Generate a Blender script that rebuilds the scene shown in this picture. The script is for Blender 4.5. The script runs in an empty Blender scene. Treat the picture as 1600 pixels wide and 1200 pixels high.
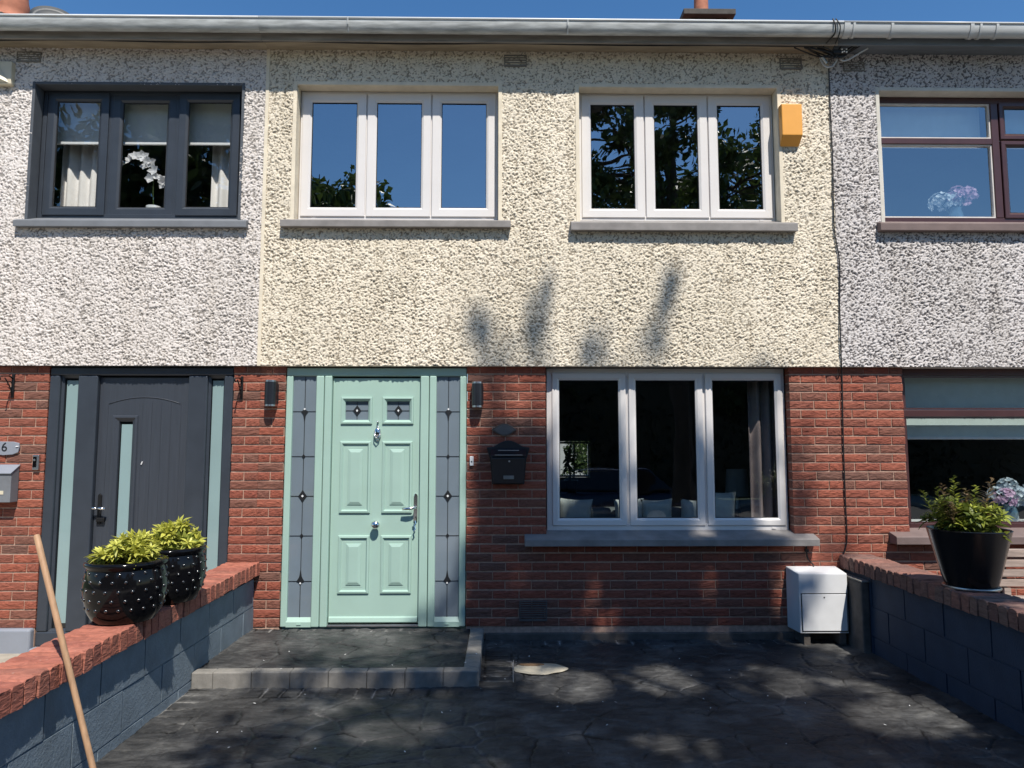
import bpy, bmesh, math, random
import numpy as np
from mathutils import Vector, Matrix

# ------------------------------------------------------------------ camera
SC = bpy.context.scene
COL = SC.collection
R = math.radians
cam_d = bpy.data.cameras.new("camera")
cam = bpy.data.objects.new("camera", cam_d)
COL.objects.link(cam)
cam_d.sensor_fit = 'HORIZONTAL'
cam_d.sensor_width = 36.0
cam_d.lens = 36.0 * 1109.0 / 1600.0
cam_d.clip_start = 0.05
cam_d.clip_end = 2000
cam.location = (0, -6.03, 1.55)
cam.rotation_euler = (R(90 + 5.1), 0, R(-0.8))
SC.camera = cam

# ------------------------------------------------------------------ sky, sun, exposure
SUN = Vector((0.32, -1.0, 1.53)).normalized()          # towards the sun
W = bpy.data.worlds.new("World")
SC.world = W
W.use_nodes = True
wn = W.node_tree
wn.nodes.clear()
sky = wn.nodes.new("ShaderNodeTexSky")
sky.sky_type = 'NISHITA'
sky.sun_disc = False
sky.sun_elevation = math.asin(SUN.z)
sky.sun_rotation = math.atan2(SUN.x, SUN.y)
sky.air_density = 1.0
sky.dust_density = 0.2
sky.ozone_density = 2.6
bg = wn.nodes.new("ShaderNodeBackground")
bg.inputs[1].default_value = 0.125
wo = wn.nodes.new("ShaderNodeOutputWorld")
hs = wn.nodes.new("ShaderNodeHueSaturation")
hs.inputs['Saturation'].default_value = 1.24
wn.links.new(sky.outputs[0], hs.inputs['Color'])
wn.links.new(hs.outputs[0], bg.inputs[0])
wn.links.new(bg.outputs[0], wo.inputs[0])

sd = bpy.data.lights.new("sun", 'SUN')
sd.energy = 5.0
sd.angle = R(0.53)
sd.color = (1.0, 0.945, 0.865)
sun = bpy.data.objects.new("sun", sd)
sun.rotation_euler = (-SUN).to_track_quat('-Z', 'Y').to_euler()
sun.location = (5, -14, 22)
COL.objects.link(sun)

SC.view_settings.view_transform = 'Standard'
SC.view_settings.look = 'None'
SC.view_settings.gamma = 1.0
SC.view_settings.use_curve_mapping = False
SC.view_settings.exposure = 0.27
SC.render.engine = 'CYCLES'
SC.cycles.use_denoising = True
SC.cycles.max_bounces = 8
SC.cycles.transparent_max_bounces = 16
SC.cycles.blur_glossy = 1.0
SC.cycles.caustics_reflective = True
SC.cycles.sample_clamp_indirect = 6.0

rng = random.Random(7)
NR = np.random.RandomState(11)

# ------------------------------------------------------------------ materials
def nmat(name):
    m = bpy.data.materials.new(name)
    m.use_nodes = True
    nt = m.node_tree
    p = nt.nodes["Principled BSDF"]
    return m, nt, p

def setp(p, **k):
    for a, v in k.items():
        p.inputs[a.replace('_', ' ')].default_value = v

def node(nt, t, **k):
    n = nt.nodes.new(t)
    for a, v in k.items():
        setattr(n, a, v)
    return n

def noise(nt, scale, detail=4.0, coord='Object', stretch=None, rough=0.55):
    tc = node(nt, "ShaderNodeTexCoord")
    out = tc.outputs[coord]
    if stretch:
        mp = node(nt, "ShaderNodeMapping")
        mp.inputs['Scale'].default_value = stretch
        nt.links.new(out, mp.inputs[0])
        out = mp.outputs[0]
    n = node(nt, "ShaderNodeTexNoise")
    n.inputs['Scale'].default_value = scale
    n.inputs['Detail'].default_value = detail
    n.inputs['Roughness'].default_value = rough
    nt.links.new(out, n.inputs['Vector'])
    return n.outputs['Fac']

def ramp(nt, src, stops):
    r = node(nt, "ShaderNodeValToRGB")
    e = r.color_ramp.elements
    while len(e) < len(stops):
        e.new(0.5)
    for i, (pos, c) in enumerate(stops):
        e[i].position = pos
        e[i].color = (c[0], c[1], c[2], 1)
    nt.links.new(src, r.inputs[0])
    return r.outputs[0]

def mix(nt, fac, a, b, mode='MIX'):
    m = node(nt, "ShaderNodeMix", data_type='RGBA', blend_type=mode)
    if hasattr(fac, 'links'):
        nt.links.new(fac, m.inputs[0])
    else:
        m.inputs[0].default_value = fac
    for i, v in ((6, a), (7, b)):
        if hasattr(v, 'links'):
            nt.links.new(v, m.inputs[i])
        else:
            m.inputs[i].default_value = (v[0], v[1], v[2], 1)
    return m.outputs[2]

def bump(nt, p, src, strength, dist):
    b = node(nt, "ShaderNodeBump")
    b.inputs['Strength'].default_value = strength
    b.inputs['Distance'].default_value = dist
    nt.links.new(src, b.inputs['Height'])
    nt.links.new(b.outputs[0], p.inputs['Normal'])

def simple(name, col, rough=0.5, metal=0.0, var=0.12, scale=9.0, bmp=0.0, bscale=60.0, coat=0.0, spec=0.5, stretch=None):
    m, nt, p = nmat(name)
    lo = [max(0, c * (1 - var)) for c in col]
    hi = [min(1, c * (1 + var)) for c in col]
    n = noise(nt, scale, 5, stretch=stretch)
    c = ramp(nt, n, [(0.3, lo), (0.7, hi)])
    nt.links.new(c, p.inputs['Base Color'])
    setp(p, Roughness=rough, Metallic=metal, Coat_Weight=coat, Specular_IOR_Level=spec)
    if bmp:
        bump(nt, p, noise(nt, bscale, 4, stretch=stretch), bmp, 0.004)
    return m

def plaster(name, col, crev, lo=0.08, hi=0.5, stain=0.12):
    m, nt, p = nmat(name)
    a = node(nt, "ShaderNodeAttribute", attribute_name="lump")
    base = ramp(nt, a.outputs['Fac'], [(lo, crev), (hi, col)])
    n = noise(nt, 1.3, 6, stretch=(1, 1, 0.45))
    st = ramp(nt, n, [(0.35, (1 - stain, 1 - stain, 1 - stain * 1.1)), (0.65, (1, 1, 1))])
    n4 = noise(nt, 1.0, 4, stretch=(9, 1, 0.55))
    st = mix(nt, 1.0, st, ramp(nt, n4, [(0.3, (0.90, 0.89, 0.87)), (0.55, (1, 1, 1))]), 'MULTIPLY')
    n2 = noise(nt, 45, 3)
    gr = ramp(nt, n2, [(0.3, (0.88, 0.88, 0.88)), (0.7, (1, 1, 1))])
    c = mix(nt, 1.0, mix(nt, 1.0, base, st, 'MULTIPLY'), gr, 'MULTIPLY')
    nt.links.new(c, p.inputs['Base Color'])
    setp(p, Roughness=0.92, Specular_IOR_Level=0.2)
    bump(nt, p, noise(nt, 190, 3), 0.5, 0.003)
    return m

def brickmat(name, shades, roughness=0.85, wave=0.9):
    m, nt, p = nmat(name)
    oi = node(nt, "ShaderNodeObjectInfo")
    k = len(shades)
    base = node(nt, "ShaderNodeValToRGB")
    base.color_ramp.interpolation = 'CONSTANT'
    e = base.color_ramp.elements
    while len(e) < k:
        e.new(0.5)
    for i, c in enumerate(shades):
        e[i].position = i / k
        e[i].color = (c[0], c[1], c[2], 1)
    nt.links.new(oi.outputs['Random'], base.inputs[0])
    tc = node(nt, "ShaderNodeTexCoord")
    ad = node(nt, "ShaderNodeVectorMath", operation='ADD')
    sc = node(nt, "ShaderNodeVectorMath", operation='SCALE')
    sc.inputs[3].default_value = 1.0
    nt.links.new(oi.outputs['Location'], sc.inputs[0])
    nt.links.new(tc.outputs['Object'], ad.inputs[0])
    nt.links.new(sc.outputs[0], ad.inputs[1])
    mp = node(nt, "ShaderNodeMapping")
    mp.inputs['Scale'].default_value = (1, 1, 3.2)
    nt.links.new(ad.outputs[0], mp.inputs[0])
    n1 = node(nt, "ShaderNodeTexNoise")
    n1.inputs['Scale'].default_value = 14
    n1.inputs['Detail'].default_value = 6
    n1.inputs['Distortion'].default_value = 1.3
    nt.links.new(mp.outputs[0], n1.inputs['Vector'])
    v = ramp(nt, n1.outputs['Fac'], [(0.3, (0.72, 0.70, 0.70)), (0.62, (1.12, 1.1, 1.08))])
    c = mix(nt, 1.0, base.outputs[0], v, 'MULTIPLY')
    n3 = node(nt, "ShaderNodeTexNoise")
    n3.inputs['Scale'].default_value = 60
    n3.inputs['Detail'].default_value = 4
    nt.links.new(ad.outputs[0], n3.inputs['Vector'])
    gl = ramp(nt, n3.outputs['Fac'], [(0.66, (0, 0, 0)), (0.76, (1, 1, 1))])
    c = mix(nt, 0.0, c, (0.5, 0.42, 0.36))
    mm = c.node
    sc2 = node(nt, "ShaderNodeMath", operation='MULTIPLY')
    sc2.inputs[1].default_value = 0.28
    nt.links.new(gl, sc2.inputs[0])
    nt.links.new(sc2.outputs[0], mm.inputs[0])
    nt.links.new(c, p.inputs['Base Color'])
    setp(p, Roughness=roughness, Specular_IOR_Level=0.3)
    bump(nt, p, n1.outputs['Fac'], wave, 0.012)
    return m

def glassmat(name, refl=0.16, tint=(0.86, 0.9, 0.9), power=1.0):
    m = bpy.data.materials.new(name)
    m.use_nodes = True
    nt = m.node_tree
    nt.nodes.clear()
    tr = node(nt, "ShaderNodeBsdfTransparent")
    tr.inputs[0].default_value = (*tint, 1)
    gl = node(nt, "ShaderNodeBsdfGlossy")
    gl.inputs['Roughness'].default_value = 0.0
    gl.inputs[0].default_value = (0.93, 0.97, 1.0, 1)
    # two panes: base reflectance plus Schlick, the same from both sides
    ge = node(nt, "ShaderNodeNewGeometry")
    dt = node(nt, "ShaderNodeVectorMath", operation='DOT_PRODUCT')
    nt.links.new(ge.outputs['Incoming'], dt.inputs[0]); nt.links.new(ge.outputs['Normal'], dt.inputs[1])
    ab = node(nt, "ShaderNodeMath", operation='ABSOLUTE')
    nt.links.new(dt.outputs['Value'], ab.inputs[0])
    om = node(nt, "ShaderNodeMath", operation='SUBTRACT'); om.inputs[0].default_value = 1.0
    nt.links.new(ab.outputs[0], om.inputs[1])
    pw = node(nt, "ShaderNodeMath", operation='POWER'); pw.inputs[1].default_value = 5.0
    nt.links.new(om.outputs[0], pw.inputs[0])
    ma = node(nt, "ShaderNodeMath", operation='MULTIPLY_ADD')
    ma.use_clamp = True
    ma.inputs[1].default_value = 1.0 - refl
    ma.inputs[2].default_value = refl
    nt.links.new(pw.outputs[0], ma.inputs[0])
    mx = node(nt, "ShaderNodeMixShader")
    nt.links.new(ma.outputs[0], mx.inputs[0])
    nt.links.new(tr.outputs[0], mx.inputs[1])
    nt.links.new(gl.outputs[0], mx.inputs[2])
    # slight waviness of real panes
    b = node(nt, "ShaderNodeBump")
    b.inputs['Strength'].default_value = 0.1
    b.inputs['Distance'].default_value = 0.02
    nt.links.new(noise(nt, 2.6, 1), b.inputs['Height'])
    nt.links.new(b.outputs[0], gl.inputs['Normal'])
    o = node(nt, "ShaderNodeOutputMaterial")
    nt.links.new(mx.outputs[0], o.inputs[0])
    return m

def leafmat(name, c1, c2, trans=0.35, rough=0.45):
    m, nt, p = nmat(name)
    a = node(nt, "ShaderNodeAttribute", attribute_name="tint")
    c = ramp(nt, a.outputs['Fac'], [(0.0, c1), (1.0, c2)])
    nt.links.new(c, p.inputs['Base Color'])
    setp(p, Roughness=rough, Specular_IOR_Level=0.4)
    tl = node(nt, "ShaderNodeBsdfTranslucent")
    nt.links.new(c, tl.inputs[0])
    mx = node(nt, "ShaderNodeMixShader")
    mx.inputs[0].default_value = trans
    out = nt.nodes["Material Output"]
    nt.links.new(p.outputs[0], mx.inputs[1])
    nt.links.new(tl.outputs[0], mx.inputs[2])
    nt.links.new(mx.outputs[0], out.inputs[0])
    return m

M = {}
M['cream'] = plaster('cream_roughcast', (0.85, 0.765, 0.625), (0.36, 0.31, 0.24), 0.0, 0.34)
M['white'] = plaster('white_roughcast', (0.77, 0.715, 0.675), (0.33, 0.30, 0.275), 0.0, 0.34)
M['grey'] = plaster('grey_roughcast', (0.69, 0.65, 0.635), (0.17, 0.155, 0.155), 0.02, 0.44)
M['creamsmooth'] = simple('cream_smooth_render', (0.72, 0.64, 0.5), 0.85, var=0.1, bmp=0.2)
M['greysmooth'] = simple('pale_smooth_render', (0.62, 0.59, 0.52), 0.85, var=0.1, bmp=0.2)
M['slate'] = simple('slate_render', (0.075, 0.085, 0.1), 0.75, var=0.12, bmp=0.2)
M['whitesmooth'] = simple('white_render_edge', (0.66, 0.63, 0.6), 0.85, var=0.1, bmp=0.2)
RED = [(0.280, 0.083, 0.052), (0.245, 0.074, 0.048), (0.305, 0.098, 0.062), (0.262, 0.080, 0.052), (0.225, 0.078, 0.053), (0.288, 0.088, 0.055),
       (0.268, 0.086, 0.056), (0.185, 0.083, 0.060), (0.252, 0.076, 0.050), (0.278, 0.092, 0.060), (0.165, 0.082, 0.062), (0.24, 0.082, 0.056), (0.20, 0.082, 0.058)]
M['brick'] = brickmat('rustic_red_brick', RED)
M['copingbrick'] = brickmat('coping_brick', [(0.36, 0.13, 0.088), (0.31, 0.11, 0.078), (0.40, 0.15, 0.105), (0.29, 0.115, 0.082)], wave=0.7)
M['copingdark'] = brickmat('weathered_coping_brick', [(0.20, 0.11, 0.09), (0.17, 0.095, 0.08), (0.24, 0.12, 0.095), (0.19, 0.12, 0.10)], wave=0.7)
M['mortar'] = simple('mortar', (0.43, 0.285, 0.215), 0.95, var=0.25, scale=30, bmp=0.6, bscale=160)
M['copingmortar'] = simple('coping_mortar', (0.24, 0.15, 0.115), 0.95, var=0.3, scale=25, bmp=0.6, bscale=120)
M['upvc'] = simple('white_upvc', (0.70, 0.672, 0.65), 0.32, var=0.03, scale=3)
M['anthracite'] = simple('anthracite_upvc', (0.036, 0.044, 0.057), 0.38, var=0.12, scale=5)
M['brownupvc'] = simple('brown_upvc', (0.062, 0.026, 0.026), 0.35, var=0.15, scale=5)
M['green'] = simple('chartwell_green_paint', (0.345, 0.495, 0.425), 0.4, var=0.035, scale=3.5, bmp=0.05, bscale=240)
M['doorgrey'] = simple('anthracite_door_skin', (0.04, 0.047, 0.06), 0.42, var=0.1, scale=6, bmp=0.25, bscale=70, stretch=(14, 1, 0.5))
M['gasket'] = simple('rubber_gasket', (0.012, 0.012, 0.013), 0.6)
M['glass'] = glassmat('window_glass', 0.36)
M['glassright'] = glassmat('right_house_glass', 0.27)
M['glassclear'] = glassmat('clear_window_glass', 0.13, (0.93, 0.95, 0.95))
M['glasslow'] = glassmat('ground_floor_glass', 0.15)
M['leaded'] = None
M['lead'] = simple('lead_came', (0.016, 0.018, 0.02), 0.5, 0.3)
M['jewel'] = simple('bevelled_glass_jewel', (0.75, 0.76, 0.76), 0.2)
M['frost'] = simple('frosted_glass', (0.25, 0.355, 0.36), 0.16, var=0.05, scale=2, coat=0.6)
M['frostblue'] = simple('satin_door_glass', (0.165, 0.205, 0.24), 0.12, var=0.05, scale=4, coat=0.7)
M['sill'] = simple('painted_concrete_sill', (0.22, 0.205, 0.195), 0.7, var=0.22, scale=7, bmp=0.25, bscale=90)
M['silldark'] = simple('slate_grey_sill', (0.16, 0.17, 0.185), 0.65, var=0.12, scale=7, bmp=0.2, bscale=90)
M['sillbrown'] = simple('brown_sill', (0.16, 0.115, 0.105), 0.65, var=0.15, scale=7, bmp=0.2, bscale=90)
M['chrome'] = simple('chrome', (0.8, 0.79, 0.77), 0.14, 1.0, var=0.03)
M['steel'] = simple('dull_steel', (0.5, 0.5, 0.5), 0.35, 1.0, var=0.1)
M['black'] = simple('black_powder_coat', (0.012, 0.013, 0.017), 0.35, var=0.15, scale=12)
M['blackgloss'] = simple('black_glazed_ceramic', (0.005, 0.005, 0.006), 0.09, var=0.2, coat=0.0, spec=0.25)
M['studgloss'] = simple('glazed_stud', (0.01, 0.01, 0.011), 0.17, var=0.1, spec=1.0, coat=0.6)
M['blacksatin'] = simple('black_plastic_planter', (0.008, 0.008, 0.009), 0.2, var=0.2, scale=5)
M['iron'] = simple('wrought_iron', (0.012, 0.012, 0.013), 0.5, 0.4)
M['amber'] = simple('amber_alarm_plastic', (0.78, 0.36, 0.065), 0.4, var=0.04)
M['creamplastic'] = simple('cream_plastic', (0.62, 0.56, 0.42), 0.45, var=0.06)
M['whiteplastic'] = simple('white_plastic', (0.8, 0.8, 0.79), 0.35, var=0.03)
M['meter'] = simple('grp_meter_box', (0.66, 0.67, 0.68), 0.5, var=0.07, scale=5, bmp=0.06, bscale=120)
M['gutterold'] = simple('weathered_gutter', (0.45, 0.465, 0.455), 0.5, var=0.35, scale=4, stretch=(1.2, 8, 8))
M['gutternew'] = simple('grey_pvc_gutter', (0.52, 0.53, 0.52), 0.3, var=0.1, scale=4, stretch=(1, 6, 6))
M['fascia'] = simple('weathered_fascia', (0.24, 0.22, 0.195), 0.75, var=0.3, scale=4, stretch=(0.8, 6, 6))
M['fasciagrey'] = simple('grey_fascia', (0.16, 0.18, 0.20), 0.6, var=0.15, scale=4, stretch=(0.8, 6, 6))
M['soffit'] = simple('cream_soffit', (0.34, 0.28, 0.2), 0.8, var=0.25, scale=4, stretch=(0.8, 4, 4))
M['roof'] = simple('red_concrete_tile', (0.16, 0.06, 0.045), 0.85, var=0.25, scale=12, bmp=0.4)
M['terracotta'] = simple('terracotta', (0.40, 0.15, 0.085), 0.8, var=0.2, scale=10)
M['chimney'] = simple('chimney_render', (0.075, 0.068, 0.06), 0.9, var=0.25, scale=10, bmp=0.4)
M['dish'] = simple('satellite_dish_grey', (0.022, 0.03, 0.036), 0.5, var=0.1)
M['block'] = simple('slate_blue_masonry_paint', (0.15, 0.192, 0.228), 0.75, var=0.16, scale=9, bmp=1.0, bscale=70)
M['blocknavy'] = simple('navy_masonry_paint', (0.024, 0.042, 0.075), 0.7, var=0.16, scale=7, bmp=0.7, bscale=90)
M['kerb'] = simple('concrete_kerb', (0.215, 0.203, 0.183), 0.9, var=0.22, scale=14, bmp=0.5, bscale=130)
M['plinth'] = simple('old_concrete_plinth', (0.095, 0.082, 0.072), 0.92, var=0.35, scale=9, bmp=0.6, bscale=80)
M['greyplinth'] = simple('grey_painted_plinth', (0.24, 0.26, 0.30), 0.6, var=0.06, scale=5, bmp=0.2, bscale=40)
M['vent'] = simple('louvre_vent', (0.2, 0.185, 0.16), 0.8, var=0.2)
M['ventgrey'] = simple('metal_air_grille', (0.13, 0.12, 0.115), 0.5, 0.3, var=0.2)
M['cable'] = simple('black_cable', (0.012, 0.011, 0.011), 0.45)
M['greycable'] = simple('grey_cable', (0.45, 0.45, 0.44), 0.35)
M['wood'] = simple('broom_handle_wood', (0.42, 0.255, 0.145), 0.6, var=0.22, scale=10, stretch=(6, 6, 0.6), bmp=0.1)
M['slat'] = simple('weathered_bench_timber', (0.33, 0.26, 0.22), 0.85, var=0.3, scale=12, stretch=(0.5, 5, 5), bmp=0.3)
M['soil'] = simple('potting_soil', (0.03, 0.022, 0.016), 0.95, var=0.4, scale=30, bmp=0.8)
M['leafy'] = leafmat('lime_leaf', (0.11, 0.15, 0.02), (0.72, 0.70, 0.14), 0.3)
M['leafg'] = leafmat('green_leaf', (0.05, 0.085, 0.02), (0.46, 0.50, 0.08), 0.35)
M['plume'] = leafmat('astilbe_plume', (0.10, 0.09, 0.04), (0.30, 0.20, 0.11), 0.3)
M['treeleaf'] = leafmat('tree_leaf', (0.028, 0.05, 0.014), (0.085, 0.13, 0.032), 0.3)
M['bark'] = simple('tree_bark', (0.06, 0.048, 0.038), 0.9, var=0.35, scale=12, bmp=0.9, bscale=18, stretch=(1, 1, 0.25))
M['petalw'] = leafmat('white_petal', (0.68, 0.67, 0.68), (0.85, 0.85, 0.86), 0.3)
M['petalp'] = leafmat('pink_petal', (0.5, 0.3, 0.46), (0.75, 0.55, 0.7), 0.3)
M['petalb'] = leafmat('pale_blue_petal', (0.45, 0.55, 0.62), (0.7, 0.78, 0.82), 0.3)
M['blind'] = simple('roller_blind_fabric', (0.50, 0.53, 0.53), 0.9, var=0.05)
M['blindteal'] = simple('teal_grey_blind_fabric', (0.60, 0.70, 0.68), 0.9, var=0.05)
M['curtain'] = simple('pale_curtain_fabric', (0.70, 0.67, 0.64), 0.9, var=0.05)
M['curtainpink'] = simple('taupe_curtain_fabric', (0.32, 0.25, 0.24), 0.9, var=0.08)
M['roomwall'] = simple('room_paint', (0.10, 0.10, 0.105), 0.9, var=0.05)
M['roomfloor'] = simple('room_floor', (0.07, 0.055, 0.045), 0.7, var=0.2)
M['sofa'] = simple('sofa_fabric', (0.10, 0.115, 0.115), 0.9, var=0.1, scale=40)
M['cushion'] = simple('pale_cushion_linen', (0.42, 0.45, 0.43), 0.95, var=0.08, scale=14, bmp=0.3, bscale=60)
M['shade'] = simple('pale_lamp_shade', (0.45, 0.52, 0.6), 0.8, var=0.03)
M['vase'] = simple('glass_vase_blue', (0.08, 0.14, 0.18), 0.1, coat=0.8)
M['carpaint'] = simple('dark_blue_car_paint', (0.012, 0.022, 0.06), 0.2, var=0.05, coat=1.0)
M['carglass'] = simple('dark_car_glass', (0.01, 0.012, 0.014), 0.05, coat=0.5)
M['tyre'] = simple('tyre_rubber', (0.02, 0.02, 0.02), 0.8)
M['asphalt'] = simple('asphalt', (0.085, 0.083, 0.08), 0.9, var=0.2, scale=30, bmp=0.4, bscale=150)
M['path'] = simple('concrete_footpath', (0.33, 0.315, 0.29), 0.9, var=0.15, scale=6, bmp=0.3, bscale=90)
M['grass'] = simple('verge_grass', (0.045, 0.075, 0.02), 0.9, var=0.4, scale=20, bmp=0.8, bscale=60)
M['paving'] = simple('buff_paving', (0.34, 0.30, 0.24), 0.9, var=0.14, scale=8, bmp=0.3, bscale=90)
M['gravel'] = simple('neighbour_ground', (0.14, 0.12, 0.11), 0.95, var=0.3, scale=20, bmp=0.7, bscale=60)
M['cement'] = simple('cream_cement', (0.44, 0.395, 0.30), 0.9, var=0.1, scale=16, bmp=0.3, bscale=60)
M['rust'] = simple('brown_smear', (0.17, 0.10, 0.05), 0.9, var=0.2, scale=16)
M['fence'] = simple('white_garden_wall', (0.33, 0.33, 0.32), 0.9, var=0.1)
M['hedge'] = leafmat('hedge_leaf', (0.008, 0.014, 0.006), (0.022, 0.035, 0.012), 0.05)

def drivemat():
    m, nt, p = nmat('imprinted_concrete')
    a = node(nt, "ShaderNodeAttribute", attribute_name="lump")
    n1 = noise(nt, 2.2, 7, rough=0.65)
    n2 = noise(nt, 16, 6, stretch=(0.6, 1.5, 1), rough=0.65)
    n3 = noise(nt, 3.1, 5, rough=0.7)
    base = ramp(nt, n1, [(0.3, (0.022, 0.023, 0.024)), (0.5, (0.05, 0.05, 0.05)), (0.72, (0.125, 0.125, 0.12))])
    det = ramp(nt, n2, [(0.3, (0.5, 0.5, 0.5)), (0.72, (1.5, 1.5, 1.5))])
    c = mix(nt, 1.0, base, det, 'MULTIPLY')
    dk = ramp(nt, a.outputs['Fac'], [(0.1, (1, 1, 1)), (0.6, (0.28, 0.28, 0.28))])  # joint dirt, plus crease shade darkened into the groove colour
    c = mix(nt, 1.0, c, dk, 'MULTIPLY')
    # pale dust lodged in some of the stamped joints
    g = node(nt, "ShaderNodeMath", operation='MULTIPLY')
    d = ramp(nt, n3, [(0.46, (0, 0, 0)), (0.62, (.75, .75, .75))])
    nt.links.new(d, g.inputs[0])
    nt.links.new(a.outputs['Fac'], g.inputs[1])
    ex = node(nt, "ShaderNodeMath", operation='SUBTRACT'); ex.use_clamp = True
    nt.links.new(a.outputs['Fac'], ex.inputs[0]); ex.inputs[1].default_value = 1.0
    sm = node(nt, "ShaderNodeMath", operation='ADD'); sm.use_clamp = True
    nt.links.new(g.outputs[0], sm.inputs[0]); nt.links.new(ex.outputs[0], sm.inputs[1])
    c = mix(nt, sm.outputs[0], c, (0.25, 0.245, 0.235))
    nt.links.new(c, p.inputs['Base Color'])
    r = ramp(nt, n2, [(0.3, (0.42, 0.42, 0.42)), (0.7, (0.62, 0.62, 0.62))])
    nt.links.new(r, p.inputs['Roughness'])
    setp(p, Specular_IOR_Level=0.2)
    bump(nt, p, n2, 0.7, 0.016)
    return m
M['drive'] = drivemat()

# ------------------------------------------------------------------ mesh helpers
ORG = {}          # world location of every parent we build

def tag(o, label=None, cat=None, group=None, kind=None):
    if label: o['label'] = label
    if cat: o['category'] = cat
    if group: o['group'] = group
    if kind: o['kind'] = kind
    return o

def empty(name, loc=(0, 0, 0), parent=None, **k):
    o = bpy.data.objects.new(name, None)
    o.empty_display_size = 0.1
    COL.objects.link(o)
    L = Vector(loc)
    if parent is not None:
        o.parent = parent
        o.location = L - ORG[parent.name]
    else:
        o.location = L
    ORG[o.name] = L
    tag(o, **k)
    return o

class MB:
    def __init__(s):
        s.v = []; s.f = []; s.tint = None
    def add(s, vs, fs):
        b = len(s.v)
        s.v += [tuple(x) for x in vs]
        s.f += [tuple(i + b for i in f) for f in fs]
        return s
    def box(s, x0, x1, y0, y1, z0, z1):
        return s.add([(x0, y0, z0), (x1, y0, z0), (x1, y1, z0), (x0, y1, z0), (x0, y0, z1), (x1, y0, z1), (x1, y1, z1), (x0, y1, z1)],
                     [(0, 3, 2, 1), (4, 5, 6, 7), (0, 1, 5, 4), (1, 2, 6, 5), (2, 3, 7, 6), (3, 0, 4, 7)])
    def loft(s, x0, x1, z0, z1, prof, cap=True):
        """nested rectangles facing -y: prof = [(inset, y), ...] from the outside in"""
        vs = []; fs = []
        for (i, y) in prof:
            vs += [(x0 + i, y, z0 + i), (x1 - i, y, z0 + i), (x1 - i, y, z1 - i), (x0 + i, y, z1 - i)]
        n = len(prof)
        for k in range(n - 1):
            for j in range(4):
                a = 4 * k + j; b = 4 * k + (j + 1) % 4
                fs.append((a, b, b + 4, a + 4))
        if cap:
            fs.append(tuple(4 * (n - 1) + j for j in range(4)))
        return s.add(vs, fs)
    def ring(s, x0, x1, z0, z1, w, y0, y1, wb=None):
        wb = w if wb is None else wb
        s.box(x0, x0 + w, y0, y1, z0, z1); s.box(x1 - w, x1, y0, y1, z0, z1)
        s.box(x0 + w, x1 - w, y0, y1, z1 - w, z1); s.box(x0 + w, x1 - w, y0, y1, z0, z0 + wb)
        return s
    def prism(s, poly, y0, y1):
        """polygon in (x, z), extruded in y"""
        n = len(poly)
        vs = [(x, y0, z) for x, z in poly] + [(x, y1, z) for x, z in poly]
        fs = [tuple(range(n)), tuple(range(2 * n - 1, n - 1, -1))]
        fs += [(i, i + n, (i + 1) % n + n, (i + 1) % n) for i in range(n)]
        return s.add(vs, fs)
    def extx(s, poly, x0, x1):
        """polygon in (y, z), extruded in x"""
        n = len(poly)
        vs = [(x0, y, z) for y, z in poly] + [(x1, y, z) for y, z in poly]
        fs = [tuple(range(n)), tuple(range(2 * n - 1, n - 1, -1))]
        fs += [(i, i + n, (i + 1) % n + n, (i + 1) % n) for i in range(n)]
        return s.add(vs, fs)
    def lathe(s, prof, c=(0, 0, 0), n=28, axis='z', a0=0.0, a1=None):
        vs = []; fs = []
        full = a1 is None
        m = n if full else n + 1
        for (r, h) in prof:
            for i in range(m):
                t = (2 * math.pi * i / n) if full else a0 + (a1 - a0) * i / n
                p = (r * math.cos(t), r * math.sin(t), h)
                if axis == 'y':
                    p = (p[0], h, p[1])
                elif axis == 'x':
                    p = (h, p[0], p[1])
                vs.append((c[0] + p[0], c[1] + p[1], c[2] + p[2]))
        for k in range(len(prof) - 1):
            for i in range(n):
                j = (i + 1) % m if full else i + 1
                fs.append((k * m + i, k * m + j, (k + 1) * m + j, (k + 1) * m + i))
        return s.add(vs, fs)
    def tube(s, pts, r, n=8, cap=True):
        pts = [Vector(p) for p in pts]
        rr = r if isinstance(r, (list, tuple)) else [r] * len(pts)
        vs = []; fs = []
        prev = None
        for i, p in enumerate(pts):
            d = (pts[min(i + 1, len(pts) - 1)] - pts[max(i - 1, 0)])
            d = d.normalized() if d.length > 1e-9 else Vector((0, 0, 1))
            if prev is None:
                a = Vector((0, 0, 1)) if abs(d.z) < 0.9 else Vector((1, 0, 0))
                u = d.cross(a).normalized()
            else:
                u = (prev - d * prev.dot(d)).normalized()
            prev = u
            w = d.cross(u)
            for k in range(n):
                t = 2 * math.pi * k / n
                q = p + (u * math.cos(t) + w * math.sin(t)) * rr[i]
                vs.append(tuple(q))
        for i in range(len(pts) - 1):
            for k in range(n):
                a = i * n + k; b = i * n + (k + 1) % n
                fs.append((a, b, b + n, a + n))
        if cap:
            fs.append(tuple(range(n - 1, -1, -1)))
            fs.append(tuple(range((len(pts) - 1) * n, len(pts) * n)))
        return s.add(vs, fs)
    def ball(s, c, r, nu=14, nv=9, sy=1.0, sz=1.0, sx=1.0):
        prof = [(r * math.sin(math.pi * i / nv), -r * math.cos(math.pi * i / nv)) for i in range(nv + 1)]
        b = len(s.v)
        s.lathe(prof, (0, 0, 0), nu)
        for i in range(b, len(s.v)):
            x, y, z = s.v[i]
            s.v[i] = (c[0] + x * sx, c[1] + y * sy, c[2] + z * sz)
        return s
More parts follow.
